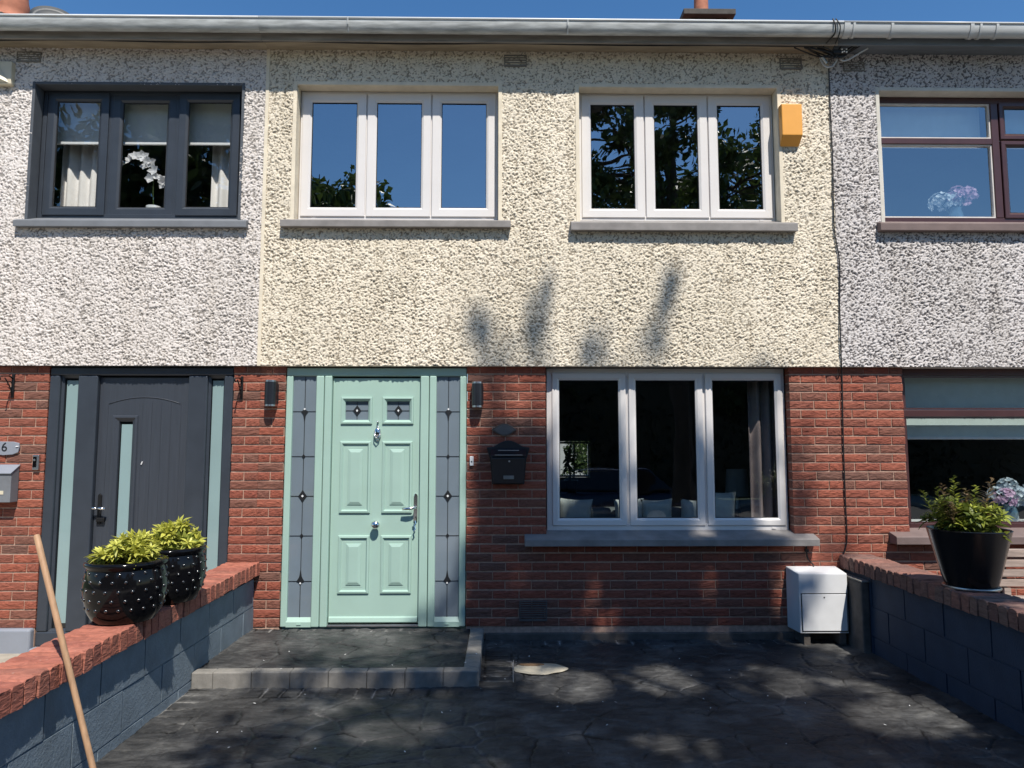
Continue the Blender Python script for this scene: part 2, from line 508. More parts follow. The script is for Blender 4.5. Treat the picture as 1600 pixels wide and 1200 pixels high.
    def build(s, name, mat, parent=None, smooth=False, bev=0.0, loc=None, seg=2, **k):
        me = bpy.data.meshes.new(name)
        off = ORG[parent.name] if parent is not None else Vector(loc) if loc is not None else Vector((0, 0, 0))
        L = Vector(loc) if loc is not None else off
        vs = [(x - L.x, y - L.y, z - L.z) for x, y, z in s.v]
        me.from_pydata(vs, [], s.f)
        me.validate()
        if bev or smooth:
            bm = bmesh.new(); bm.from_mesh(me)
            bmesh.ops.recalc_face_normals(bm, faces=bm.faces)
            bm.to_mesh(me); bm.free()
        else:
            bm = bmesh.new(); bm.from_mesh(me)
            bmesh.ops.recalc_face_normals(bm, faces=bm.faces)
            bm.to_mesh(me); bm.free()
        o = bpy.data.objects.new(name, me)
        COL.objects.link(o)
        me.materials.append(mat)
        if s.tint is not None:
            at = me.attributes.new("tint", 'FLOAT', 'POINT')
            at.data.foreach_set('value', np.array(s.tint, dtype=np.float32))
        if smooth:
            me.shade_smooth()
            if smooth == 'auto':
                me.set_sharp_from_angle(angle=R(38))
        if parent is not None:
            o.parent = parent
            o.location = L - ORG[parent.name]
        else:
            o.location = L
        ORG[o.name] = L
        if bev:
            bv = o.modifiers.new("bevel", 'BEVEL')
            bv.width = bev; bv.segments = seg; bv.limit_method = 'ANGLE'; bv.angle_limit = R(40)
            bv.harden_normals = False
        tag(o, **k)
        return o

def gridmesh(name, X, Y, Z, lump, keep, mat, parent=None, quad_flip=False):
    """regular grid (rows x cols) of points; keep = mask of quads"""
    r, c = X.shape
    co = np.stack([X, Y, Z], -1).reshape(-1, 3).astype(np.float32)
    idx = np.arange(r * c).reshape(r, c)
    q = np.stack([idx[:-1, :-1], idx[:-1, 1:], idx[1:, 1:], idx[1:, :-1]], -1)
    q = q[keep].reshape(-1, 4)
    if quad_flip:
        q = q[:, ::-1]
    used = np.unique(q)
    remap = -np.ones(r * c, dtype=np.int64); remap[used] = np.arange(len(used))
    q = remap[q]; co = co[used]; lm = lump.reshape(-1)[used].astype(np.float32)
    me = bpy.data.meshes.new(name)
    me.vertices.add(len(co)); me.vertices.foreach_set('co', co.reshape(-1))
    nq = len(q)
    me.loops.add(nq * 4); me.loops.foreach_set('vertex_index', q.reshape(-1).astype(np.int32))
    me.polygons.add(nq)
    me.polygons.foreach_set('loop_start', np.arange(0, nq * 4, 4, dtype=np.int32))
    me.polygons.foreach_set('loop_total', np.full(nq, 4, dtype=np.int32))
    me.update(calc_edges=True)
    me.polygons.foreach_set('use_smooth', np.ones(nq, dtype=bool))
    at = me.attributes.new("lump", 'FLOAT', 'POINT'); at.data.foreach_set('value', lm)
    me.materials.append(mat)
    o = bpy.data.objects.new(name, me)
    COL.objects.link(o)
    if parent is not None:
        o.parent = parent
        o.location = -ORG[parent.name]
    ORG[o.name] = Vector((0, 0, 0))
    return o

def link_copy(src, parent, loc, scale=(1, 1, 1), rot=(0, 0, 0), name=None):
    o = src.copy()
    if name: o.name = name
    COL.objects.link(o)
    o.parent = parent
    o.location = Vector(loc) - (ORG[parent.name] if parent is not None else Vector((0, 0, 0)))
    o.scale = scale
    o.rotation_euler = rot
    ORG[o.name] = Vector(loc)
    return o

def vnoise(shape, cell, seed, smooth=True):
    """value noise on a grid, cell size in samples"""
    rs = np.random.RandomState(seed)
    h, w = shape
    gh, gw = int(h / cell) + 3, int(w / cell) + 3
    g = rs.rand(gh, gw)
    yy = np.arange(h) / cell; xx = np.arange(w) / cell
    y0 = yy.astype(int); x0 = xx.astype(int)
    fy = yy - y0; fx = xx - x0
    fy = fy * fy * (3 - 2 * fy); fx = fx * fx * (3 - 2 * fx)
    a = g[y0][:, x0]; b = g[y0][:, x0 + 1]; c = g[y0 + 1][:, x0]; d = g[y0 + 1][:, x0 + 1]
    return (a * (1 - fx) + b * fx) * (1 - fy)[:, None] + (c * (1 - fx) + d * fx) * fy[:, None]

# ------------------------------------------------------------------ setting: ground, road, driveway
def slab(name, x0, x1, y0, y1, z0, z1, mat, bev=0.0):
    return MB().box(x0, x1, y0, y1, z0, z1).build(name, mat, kind='structure', bev=bev)

slab('ground', -260, 260, -330, 190, -1.0, -0.42, M['grass'])
slab('road', -200, 200, -17.0, -9.6, -0.9, -0.39, M['asphalt'])
slab('footpath', -200, 200, -9.42, -6.75, -0.8, -0.29, M['path'])
slab('kerb', -200, 200, -9.6, -9.42, -0.85, -0.285, M['kerb'], 0.02)
slab('far_footpath', -200, 200, -19.4, -17.0, -0.9, -0.28, M['path'])
slab('neighbour_patio', -9.0, -2.27, -6.75, 0.0, -0.7, -0.115, M['paving'])
slab('neighbour_forecourt', 3.13, 9.5, -6.75, 0.0, -0.7, -0.06, M['gravel'])

def stamped(name, x0, x1, y0, y1, z, step, seed, bands, parent=None):
    """stamped concrete: random-stone joints plus sett borders; bands = [(xa, xb, ya, yb, axis)]"""
    nx = int(round((x1 - x0) / step)) + 1; ny = int(round((y1 - y0) / step)) + 1
    xs = np.linspace(x0, x1, nx); ys = np.linspace(y0, y1, ny)
    X, Y = np.meshgrid(xs, ys)
    rs = np.random.RandomState(seed)
    # jittered lattice of stones
    seeds = []
    cell = 0.31
    for i in range(-1, int((x1 - x0) / cell) + 2):
        for j in range(-1, int((y1 - y0) / cell) + 2):
            seeds.append((x0 + (i + rs.uniform(0.05, 0.95)) * cell, y0 + (j + rs.uniform(0.05, 0.95)) * cell))
    S = np.array(seeds)
    wx = X + 0.045 * (vnoise(X.shape, 0.16 / step, seed + 1) - 0.5) + 0.012 * (vnoise(X.shape, 0.04 / step, seed + 2) - 0.5)
    wy = Y + 0.045 * (vnoise(X.shape, 0.16 / step, seed + 3) - 0.5) + 0.012 * (vnoise(X.shape, 0.04 / step, seed + 4) - 0.5)
    d1 = np.full(X.shape, 9.0); d2 = np.full(X.shape, 9.0); cid = np.zeros(X.shape, int)
    for k, (a, b) in enumerate(S):
        xi = np.searchsorted(xs, [a - 0.75, a + 0.75]); yi = np.searchsorted(ys, [b - 0.75, b + 0.75])
        sl = (slice(yi[0], yi[1]), slice(xi[0], xi[1]))
        if xi[0] == xi[1] or yi[0] == yi[1]:
            continue
        d = np.hypot(wx[sl] - a, wy[sl] - b)
        lt = d < d1[sl]
        d2[sl] = np.where(lt, d1[sl], np.minimum(d2[sl], d))
        cid[sl] = np.where(lt, k, cid[sl])
        d1[sl] = np.where(lt, d, d1[sl])
    edge = d2 - d1
    tone = rs.rand(len(S))
    inband = np.zeros(X.shape, bool)
    # sett borders replace the random stones
    for (xa, xb, ya, yb, axis, pitch) in bands:
        m = (X >= xa) & (X <= xb) & (Y >= ya) & (Y <= yb)
        t = (X if axis == 'x' else Y)
        u = np.abs(((t / pitch) % 1.0) - 0.5) * pitch
        e2 = np.minimum(pitch / 2 - u, np.minimum(np.minimum(X - xa, xb - X), np.minimum(Y - ya, yb - Y))) * 2
        edge = np.where(m, np.abs(e2) * .45, edge)
        inband |= m
        ring = (~m) & (X >= xa - 0.02) & (X <= xb + 0.02) & (Y >= ya - 0.02) & (Y <= yb + 0.02)
        edge = np.where(ring, np.minimum(edge, 0.02), edge)
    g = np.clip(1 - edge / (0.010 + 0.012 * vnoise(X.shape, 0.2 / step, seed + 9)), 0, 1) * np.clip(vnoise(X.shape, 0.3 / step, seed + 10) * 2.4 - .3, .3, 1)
    h = -0.009 * g ** 0.7 + 0.006 * (vnoise(X.shape, 0.07 / step, seed + 5) - 0.5) + 0.004 * (vnoise(X.shape, 0.022 / step, seed + 6) - 0.5)
    h += 0.003 * (tone[cid] - 0.5) + 0.012 * (vnoise(X.shape, 0.6 / step, seed + 7) - 0.5)
    ridge = np.abs(vnoise(X.shape, 0.11 / step, seed + 8) - 0.5)
    h += -0.004 * np.clip(1 - ridge / 0.05, 0, 1)
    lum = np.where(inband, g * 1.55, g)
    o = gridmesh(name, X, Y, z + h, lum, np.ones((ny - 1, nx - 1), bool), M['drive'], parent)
    return o

WL, WR = -2.05, 2.86          # faces of the two garden walls
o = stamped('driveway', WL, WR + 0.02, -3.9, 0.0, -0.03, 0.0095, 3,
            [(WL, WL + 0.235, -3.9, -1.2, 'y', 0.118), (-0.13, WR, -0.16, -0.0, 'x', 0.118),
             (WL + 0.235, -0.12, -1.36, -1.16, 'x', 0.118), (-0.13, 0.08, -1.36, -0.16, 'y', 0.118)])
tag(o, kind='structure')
ap = MB().add([(WL, -3.9, -0.034), (WR + .02, -3.9, -0.034), (WR + .02, -6.75, -0.28), (WL, -6.75, -0.28),
               (WL, -3.9, -0.6), (WR + .02, -3.9, -0.6), (WR + .02, -6.75, -0.6), (WL, -6.75, -0.6)],
              [(0, 3, 2, 1), (4, 5, 6, 7), (0, 1, 5, 4), (1, 2, 6, 5), (2, 3, 7, 6), (3, 0, 4, 7)]).build('driveway_apron', M['drive'], kind='structure')

# ------------------------------------------------------------------ the terrace: three houses
PY = -0.045                    # plaster face
PZ0, PZ1 = 2.235, 5.035
XL, XR = -2.05, 2.895          # party lines
house_l = empty('terraced_house', (-3.4, 0, -0.12), label='left neighbour house, off-white roughcast, anthracite window and dark grey door', cat='house', group='terrace of three houses')
house_m = empty('terraced_house', (0.4, 0, -0.03), label='middle house, cream roughcast over red brick with pale green front door', cat='house', group='terrace of three houses')
house_r = empty('terraced_house', (3.8, 0, -0.06), label='right neighbour house, grey speckled roughcast with brown window frames', cat='house', group='terrace of three houses')

def roughcast(parent, xa, xb, holes, mat, seed, amp=0.0125, step=0.0058):
    nx = int(round((xb - xa) / step)) + 1; nz = int(round((PZ1 - PZ0) / step)) + 1
    xs = np.linspace(xa, xb, nx); zs = np.linspace(PZ0, PZ1, nz)
    sx = xs[1] - xs[0]; sz = zs[1] - zs[0]
    rs = np.random.RandomState(seed)
    H = np.zeros((nz, nx))
    n = int((xb - xa) * (PZ1 - PZ0) * 8200)
    cx = rs.uniform(0, nx, n); cz = rs.uniform(0, nz, n)
    ra = rs.uniform(0.0045, 0.0115, n) ; asp = rs.uniform(0.5, 1.0, n); an = rs.normal(0.25, 0.7, n)
    ht = rs.uniform(0.45, 1.0, n)
    ci = cx.astype(int); cj = cz.astype(int)
    K = 3
    for dj in range(-K, K + 1):
        for di in range(-K, K + 1):
            i = ci + di; j = cj + dj
            ok = (i >= 0) & (i < nx) & (j >= 0) & (j < nz)
            dx = (i - cx) * sx; dz = (j - cz) * sz
            u = dx * np.cos(an) + dz * np.sin(an); v = (-dx * np.sin(an) + dz * np.cos(an)) / asp
            q = 1 - (u * u + v * v) / (ra * ra)
            hh = np.where(q > 0, np.sqrt(np.clip(q, 0, 1)) * ht, 0)
            ok &= q > 0
            np.maximum.at(H, (j[ok], i[ok]), hh[ok])
    H += 0.18 * (vnoise(H.shape, 2.2, seed + 3) - 0.5)
    low = 0.004 * (vnoise(H.shape, 60, seed + 5) - 0.5) + 0.003 * (vnoise(H.shape, 20, seed + 6) - 0.5)
    X, Z = np.meshgrid(xs, zs)
    Y = PY - amp * H * (0.75 + 0.5 * vnoise(H.shape, 45, seed + 8)) + low
    # ragged drip edge turned back under the overhang
    keep = np.ones((nz - 1, nx - 1), bool)
    xc = 0.5 * (xs[:-1] + xs[1:]); zc = 0.5 * (zs[:-1] + zs[1:])
    for (a, b, c, d) in holes:
        keep &= ~((xc[None, :] > a) & (xc[None, :] < b) & (zc[:, None] > c) & (zc[:, None] < d))
    return gridmesh('roughcast_wall', X, Y, Z, np.clip(H, 0, 1), keep, mat, parent)

HOLE_L = (-4.065, -2.27, 3.485, 4.70)
HOLE_M1 = (-1.797, -0.033, 3.485, 4.712)
HOLE_M2 = (0.668, 2.424, 3.485, 4.708)
HOLE_R = (3.325, 5.6, 3.485, 4.695)
roughcast(house_l, -4.78, XL, [HOLE_L], M['white'], 21)
roughcast(house_m, XL, XR, [HOLE_M1, HOLE_M2], M['cream'], 22)
roughcast(house_r, XR, 4.85, [HOLE_R], M['grey'], 23, amp=0.0135)

def backing(parent, xa, xb, hole_list, mat, lows):
    """masonry behind the render, with the reveals of the upper openings"""
    m = MB()
    xs = sorted(hole_list)
    cur = xa
    for (a, b, c, d) in xs:
        m.box(cur, a, PY + 0.004, 0.10, PZ0, PZ1)
        m.box(a, b, PY + 0.004, 0.10, d, PZ1)
        m.box(a, b, PY + 0.004, 0.10, PZ0, c)
        cur = b
    if cur < xb:
        m.box(cur, xb, PY + 0.004, 0.10, PZ0, PZ1)
    m.build('render_backing', mat, parent)
backing(house_l, -5.2, XL, [HOLE_L], M['slate'], None)
backing(house_m, XL + 0.001, XR, [HOLE_M1, HOLE_M2], M['creamsmooth'], None)
backing(house_r, XR + 0.001, 5.6, [HOLE_R], M['greysmooth'], None)

def reveal_trim(parent, hole, mat, w=0.03, right=True):
    """narrow smooth bead round an upper opening"""
    a, b, c, d = hole
    m = MB()
    m.box(a - w, a + 0.004, PY - 0.012, 0.06, c, d + w)
    if right:
        m.box(b - 0.004, b + w, PY - 0.012, 0.06, c, d + w)
    m.box(a + 0.004, b - 0.004, PY - 0.012, 0.06, d - 0.004, d + w)
    m.build('reveal_bead', mat, parent, bev=0.005)
reveal_trim(house_l, HOLE_L, M['slate'], 0.022)
reveal_trim(house_m, HOLE_M1, M['creamsmooth'])
reveal_trim(house_m, HOLE_M2, M['creamsmooth'])
reveal_trim(house_r, HOLE_R, M['greysmooth'], right=False)

# party-line bead between left and middle render
MB().box(XL - 0.018, XL + 0.012, PY - 0.013, PY + 0.01, PZ0 - 0.002, PZ1).build('movement_bead', M['creamsmooth'], house_m, bev=0.004)

# ---- brickwork
CH = 0.0752; BL = 0.22
def brick_proto(k):
    rs = np.random.RandomState(100 + k)
    L2, H2 = 0.105, 0.0327
    nx, nz = 7, 4
    xs = np.linspace(-L2 + 0.003, L2 - 0.003, nx); zs = np.linspace(-H2 + 0.003, H2 - 0.003, nz)
    m = MB()
    vs = []; fs = []
    for j in range(nz):
        for i in range(nx):
            e = (i in (0, nx - 1)) or (j in (0, nz - 1))
            y = 0.0015 if e else rs.uniform(-0.0035, 0.0025)
            vs.append((xs[i] + (0 if e else rs.normal(0, 0.002)), y, zs[j] + rs.normal(0, 0.0009)))
    for j in range(nz - 1):
        for i in range(nx - 1):
            a = j * nx + i
            fs.append((a, a + 1, a + nx + 1, a + nx))
    m.add(vs, fs)
    m.v += [(-L2, 0.005, -H2), (L2, 0.005, -H2), (L2, 0.005, H2), (-L2, 0.005, H2), (-L2, 0.10, -H2), (L2, 0.10, -H2), (L2, 0.10, H2), (-L2, 0.10, H2)]
    b = nx * nz
    bot = [i for i in range(nx)]; top = [(nz - 1) * nx + i for i in range(nx)]
    lef = [j * nx for j in range(nz)]; rig = [j * nx + nx - 1 for j in range(nz)]
    m.f += [tuple([b, b + 1] + bot[::-1]), tuple([b + 2, b + 3] + top), tuple([b + 3, b] + lef), tuple([b + 1, b + 2] + rig[::-1])]
    m.f += [(b, b + 4, b + 5, b + 1), (b + 1, b + 5, b + 6, b + 2), (b + 2, b + 6, b + 7, b + 3), (b + 3, b + 7, b + 4, b)]
    me = bpy.data.meshes.new('brick')
    me.from_pydata(m.v, [], m.f)
    bm = bmesh.new(); bm.from_mesh(me); bmesh.ops.recalc_face_normals(bm, faces=bm.faces); bm.to_mesh(me); bm.free()
    me.materials.append(M['brick'])
    return me
BR = [brick_proto(k) for k in range(9)]

def lay(parent, runs, zbot, ztop, x0=0.0):
    """runs(zc) -> list of (xa, xb) at a course; every brick its own object"""
    n = 0
    z = 2.174 + CH
    c = 0
    while z - CH > zbot - 0.02:
        zc = z - CH / 2
        hh = 1.0
        for (xa, xb) in runs(zc):
            off = x0 + (BL / 2 if c % 2 else 0.0) + 0.004 * math.sin(c * 2.3)
            k = math.floor((xa - off) / BL)
            segs = []
            while off + k * BL < xb:
                a = max(xa, off + k * BL); b = min(xb, off + (k + 1) * BL)
                if b - a > 0.006:
                    segs.append([a, b])
                k += 1
            # merge slivers into their neighbour
            if len(segs) > 1 and segs[0][1] - segs[0][0] < 0.045:
                segs[1][0] = segs[0][0]; segs.pop(0)
            if len(segs) > 1 and segs[-1][1] - segs[-1][0] < 0.045:
                segs[-2][1] = segs[-1][1]; segs.pop()
            for (a, b) in segs:
                a2 = a + (0 if a == xa else 0.0038); b2 = b - (0 if b == xb else 0.0038)
                o = bpy.data.objects.new('brick', BR[rng.randrange(len(BR))])
                COL.objects.link(o)
                o.parent = parent
                top = min(z, ztop)
                w = b2 - a2
                sx = w / 0.21 * (1 if rng.random() < 0.5 else -1)
                o.scale = (abs(sx), 1, 0.955)
                o.location = Vector(((a2 + b2) / 2, rng.uniform(-0.0015, 0.0015), zc + rng.uniform(-0.0012, 0.0012))) - ORG[parent.name]
                o.rotation_euler = (0, rng.uniform(-0.003, 0.003), 0)
                n += 1
        z -= CH; c += 1
    return n

GD = (-1.836, -0.300)          # green door opening
LD = (-3.832, -2.280)          # left neighbour's door opening
LW = (0.372, 2.462)            # lower window of the middle house
RW = 3.445                     # right neighbour's lower window, left jamb
lay(house_m, lambda z: [(XL, GD[0]), (GD[1], LW[0]), (LW[1], XR)] if z > 0.745 else [(XL, GD[0]), (GD[1], XR)], 0.045, PZ0, 0.03)
lay(house_l, lambda z: [(-4.72, LD[0]), (LD[1], XL)], 0.06, PZ0, 0.03)
lay(house_r, lambda z: [(XR, RW)] if z > 0.745 else [(XR, 4.72)], -0.05, PZ0, 0.03)
def mortar(parent, runs):
    for (a, b, c, d) in runs:
        MB().box(a, b, 0.0085, 0.09, c, d).build('mortar_bed', M['mortar'], parent)
mortar(house_m, [(XL, GD[0] - .004, -0.03, PZ0 + .05), (GD[1] + .004, LW[0] - .004, -0.03, PZ0 + .05), (LW[0] - .004, LW[1] + .004, -0.03, 0.75), (LW[1] + .004, XR, -0.03, PZ0 + .05)])
mortar(house_l, [(-5.2, LD[0] - .004, -0.1, PZ0 + .05), (LD[1] + .004, XL, -0.1, PZ0 + .05)])
mortar(house_r, [(XR, RW - .004, -0.06, PZ0 + .05), (RW - .004, 5.4, -0.06, 0.75)])
# lintels behind the overhang
MB().box(XL, XR, 0.004, 0.16, PZ0 - 0.004, PZ0 + 0.09).build('lintel', M['plinth'], house_m)
# plinths
MB().box(GD[1] + 0.16, XR, -0.022, 0.02, -0.10, 0.022).build('plinth', M['plinth'], house_m, bev=0.008)
pl = MB().box(-5.2, LD[0] - 0.005, -0.05, 0.02, -0.2, 0.075)
pl.box(LD[0] - 0.005, XL - 0.22, -0.07, 0.02, -0.2, -0.075)
pl.build('plinth', M['greyplinth'], house_l, bev=0.02, seg=3)

# ---- eaves: soffit, fascia, gutter, roof for each house
def eaves(parent, xa, xb, gut, fas, sof, new=False):
    MB().box(xa, xb, -0.215, PY + 0.02, PZ1 - 0.006, PZ1 + 0.016).build('soffit', sof, parent, bev=0.003)
    MB().box(xa, xb, -0.238, -0.2152, PZ1 - 0.03, PZ1 + 0.115).build('fascia', fas, parent, bev=0.004)
    cy, r = -0.293, 0.052
    po = []; pi = []
    n = 14
    for i in range(n + 1):
        t = math.pi + math.pi * i / n
        po.append((cy + r * math.cos(t), 5.143 + 1.95 * r * math.sin(t) * (1.0)))
        pi.append((cy + (r - 0.006) * math.cos(t), 5.143 + 1.95 * (r - 0.006) * math.sin(t)))
    poly = po + pi[::-1]
    g = MB().extx(poly, xa, xb)
    o = g.build('gutter', gut, parent, smooth='auto')
    MB().tube([(xa, cy - r, 5.145), (xb, cy - r, 5.145)], 0.0105, 8).build('gutter_lip', M['gutternew'] if new else M['gutterlip'], parent, smooth=True)
    return cy, r
M['gutterlip'] = simple('pale_gutter_edge', (0.74, 0.75, 0.74), 0.35, var=0.1, scale=4, stretch=(1, 5, 5))
eaves(house_l, -5.2, XL - 0.001, M['gutterold'], M['fascia'], M['soffit'])
cy, gr = eaves(house_m, XL, XR - 0.001, M['gutterold'], M['fascia'], M['soffit'])
eaves(house_r, XR, 5.6, M['gutternew'], M['fasciagrey'], M['fasciagrey'], True)
# joints and brackets of the newer gutter
def bracket(x, w):
    m = MB()
    n = 12
    po = []; pi = []
    for i in range(n + 1):
        t = math.pi + math.pi * i / n
        po.append((cy + (gr + 0.008) * math.cos(t), 5.148 + 1.95 * (gr + 0.008) * math.sin(t)))
        pi.append((cy + gr * math.cos(t), 5.148 + 1.95 * gr * math.sin(t)))
    m.extx(po + pi[::-1], x, x + w)
    m.build('gutter_bracket', M['gutternew'], house_r, smooth='auto')
for x, w in ((2.90, 0.05), (2.975, 0.02), (3.30, 0.022), (3.98, 0.03), (4.06, 0.02), (4.2, 0.022)):
    bracket(x, w)
for x in (-1.3, 0.55):
    m = MB().tube([(x, cy - gr - .004, 5.14), (x, cy - gr - .003, 5.09), (x, cy - .02, 5.035)], 0.007, 6)
    m.build('gutter_joint', M['gutterold'], house_m)

def roof(parent, xa, xb):
    per = 0.158
    xs = np.arange(xa, xb + 0.001, per / 8)
    ts = np.linspace(0, 4.6, 24)
    X, T = np.meshgrid(xs, ts)
    pitch = R(24)
    ph = (X / per) % 1.0
    roll = np.clip(np.cos((ph - 0.5) * 2 * np.pi) - 0.1, 0, 1) * 0.034
    step = ((T / 0.34) % 1.0) * -0.015
    Y = -0.27 + T * math.cos(pitch) - roll * math.sin(pitch)
    Z = 5.155 + T * math.sin(pitch) + roll * math.cos(pitch) + step
    o = gridmesh('roof', X, Y, Z, np.zeros_like(X), np.ones((X.shape[0] - 1, X.shape[1] - 1), bool), M['roof'], parent)
    return o
roof_l = roof(house_l, -5.2, XL)
roof_m = roof(house_m, XL, XR)
roof_r = roof(house_r, XR, 5.6)
# chimney of the middle house (its slab and pot show above the gutter)
def chimney(parent, x0, x1, y0, y1, zt, pot_x, roofobj):
    m = MB().box(x0 + 0.09, x1 - 0.09, y0 + 0.09, y1 - 0.09, 5.6, zt - 0.08)
    st = m.build('chimney', M['chimney'], roofobj, bev=0.01)
    MB().box(x0, x1, y0, y1, zt - 0.08, zt).build('chimney', M['chimney'], roofobj, bev=0.008).name = 'chimney_cap'
    for px in pot_x:
        MB().lathe([(0.13, zt), (0.14, zt + 0.06), (0.10, zt + 0.1), (0.095, zt + 0.4), (0.12, zt + 0.42), (0.12, zt + 0.46), (0.08, zt + 0.46), (0.08, zt + 0.2)],
                   (px, (y0 + y1) / 2, 0), 24).build('chimney_pot', M['terracotta'], roofobj, smooth='auto')

# ---- air vents under the eaves
def louvre(parent, x0, x1, z0, z1, mat, n=4, y=None):
    y = PY - 0.016 if y is None else y
    vent = MB().ring(x0, x1, z0, z1, 0.008, y, y + 0.03).build('air_vent', mat, parent)
    MB().box(x0 + .004, x1 - .004, y + 0.024, y + 0.034, z0 + .004, z1 - .004).build('vent_void', M['gasket'], vent)
    h = (z1 - z0 - 0.016) / n
    for i in range(n):
        zz = z0 + 0.008 + i * h
        MB().extx([(y + 0.001, zz + h * 0.06), (y + 0.001, zz + h * .42), (y + 0.006, zz + h * 0.52), (y + 0.006, zz + h * 0.06)], x0 + 0.0085, x1 - 0.0085).build('slat', mat, vent)
louvre(house_l, -4.238, -4.027, 4.895, 4.99, M['vent'])
louvre(house_m, 0.014, 0.213, 4.888, 4.995, M['vent'])
louvre(house_m, 2.453, 2.65, 4.88, 4.985, M['vent'])
louvre(house_r, 3.02, 3.208, 4.866, 4.955, M['vent'])
louvre(house_m, 0.146, 0.376, 0.118, 0.282, M['ventgrey'], 8, -0.012)

# ------------------------------------------------------------------ windows
def sash(win, x0, x1, z0, z1, y, mat, w=0.062, glass=None, wb=None):
    s = MB()
    s.loft(x0, x1, z0, z1, [(0, y + 0.045), (0, y + 0.004), (0.004, y), (w - 0.018, y), (w, y + 0.012), (w, y + 0.03)], cap=False)
    so = s.build('sash', mat, win)
    MB().ring(x0 + w - .001, x1 - w + .001, z0 + w - .001, z1 - w + .001, 0.006, y + 0.0135, y + 0.03).build('gasket', M['gasket'], win)
    MB().add([(x0 + w, y + 0.022, z0 + w), (x1 - w, y + 0.022, z0 + w), (x1 - w, y + 0.022, z1 - w), (x0 + w, y + 0.022, z1 - w)],
             [(0, 1, 2, 3)]).build('pane', glass or M['glass'], win)
    return so

def window(house, x0, x1, z0, z1, y, mat, sashes, fw=0.034, fb=0.05, w=0.07, glass=None, sill=None, sillmat=None, label=None, dep=0.07):
    f = MB()
    f.ring(x0, x1, z0, z1, fw, y + 0.012, y + dep, fb)
    xs = [s[1] for s in sashes[:-1]]
    for i in range(len(sashes) - 1):
        a = sashes[i][1]; b = sashes[i + 1][0]
        f.box(a - 0.02, b + 0.02, y + 0.02, y + dep - 0.004, z0 + fb, z1 - fw)
    win = f.build('window', mat, house, bev=0.003)
    if label: win['label'] = label
    for s in sashes:
        a, b = s[0], s[1]
        dy = s[2] if len(s) > 2 else 0.0
        sash(win, a, b, z0 + fb * 0.72, z1 - fw * 0.6, y + dy, mat, w, glass)
    for xx in (sashes[0][0] + 0.1, sashes[-1][1] - 0.12):
        MB().box(xx, xx + 0.035, y + 0.004, y + 0.02, z0 + fb * 0.2, z0 + fb * 0.42).build('drain_cap', mat, win)
    if sill:
        sx0, sx1, sy, szt, szb, zback = sill
        yb = y + 0.02
        m = MB()
        p = [(sy, szb), (sy, szt - 0.006), (sy + 0.008, szt), (yb, zback), (yb, szb + 0.004), (sy + 0.03, szb + 0.004), (sy + 0.025, szb + 0.008), (sy + 0.018, szb)]
        m.extx(p, sx0, sx1)
        m.build('sill', sillmat, win, bev=0.004)
    return win

S3 = lambda a, b, g=0.012: [(a + (b - a + g) / 3 * i, a + (b - a + g) / 3 * (i + 1) - g) for i in range(3)]
YU = 0.052
window(house_m, -1.79, -0.04, 3.53, 4.71, YU, M['upvc'], S3(-1.772, -0.060), w=0.082, sill=(-1.892, 0.072, -0.115, 3.484, 3.422, 3.545), sillmat=M['sill'])
window(house_m, 0.675, 2.418, 3.53, 4.706, YU, M['upvc'], S3(0.704, 2.395), w=0.082, sill=(0.587, 2.54, -0.115, 3.474, 3.400, 3.545), sillmat=M['sill'])
sl = S3(-4.015, -2.325)
sl = [(sl[0][0], sl[0][1] - 0.02), (sl[1][0], sl[1][1], 0.018), (sl[2][0] + 0.02, sl[2][1])]
window(house_l, -4.06, -2.275, 3.53, 4.70, YU, M['anthracite'], sl, w=0.078, glass=M['glassclear'], sill=(-4.148, -2.18, -0.105, 3.476, 3.416, 3.545), sillmat=M['silldark'])
window(house_m, LW[0] + 0.012, LW[1] - 0.012, 0.845, 2.232, 0.075, M['upvc'], [(0.43, 1.068), (1.094, 1.735), (1.761, 2.426)], fw=0.068, fb=0.058, w=0.062, glass=M['glasslow'],
       sill=(0.188, 2.626, -0.115, 0.798, 0.738, 0.85), sillmat=M['sill'])

# right neighbour: brown frames with top lights
def brown(house, x0, x1, z0, z1, y, lights, sill, glass):
    f = MB().ring(x0, x1, z0, z1, 0.055, y + 0.012, y + 0.07, 0.05)
    for (a, b, c, d, kind) in lights:
        pass
    win = f.build('window', M['brownupvc'], house, bev=0.003)
    for (a, b, c, d, kind) in lights:
        if kind == 'sash':
            sash(win, a, b, c, d, y, M['brownupvc'], 0.05, glass)
        elif kind == 'bar':
            MB().box(a, b, y + 0.008, y + 0.068, c, d).build('mullion', M['brownupvc'], win, bev=0.004)
        else:
            MB().ring(a, b, c, d, 0.012, y + 0.02, y + 0.05).build('glazing_bead', M['whitesmooth'] if kind == 'fixw' else M['brownupvc'], win)
            MB().add([(a + .01, y + 0.04, c + .01), (b - .01, y + 0.04, c + .01), (b - .01, y + 0.04, d - .01), (a + .01, y + 0.04, d - .01)], [(0, 1, 2, 3)]).build('pane', glass, win)
    sx0, sx1, sy, szt, szb, zb = sill
    MB().extx([(sy, szb), (sy, szt - .006), (sy + .008, szt), (y + .02, zb), (y + .02, szb)], sx0, sx1).build('sill', M['sillbrown'], win, bev=0.004)
    return win
brown(house_r, 3.33, 5.5, 3.53, 4.69, 0.045,
      [(3.385, 4.39, 4.31, 4.635, 'fixw'), (3.33, 4.39, 4.255, 4.31, 'bar'), (3.385, 4.39, 3.58, 4.255, 'fixw'), (4.39, 4.455, 3.58, 4.635, 'bar'),
       (4.465, 5.43, 4.30, 4.64, 'sash'), (4.465, 5.43, 3.575, 4.285, 'sash')],
      (3.255, 5.5, -0.115, 3.48, 3.41, 3.545), M['glassright'])
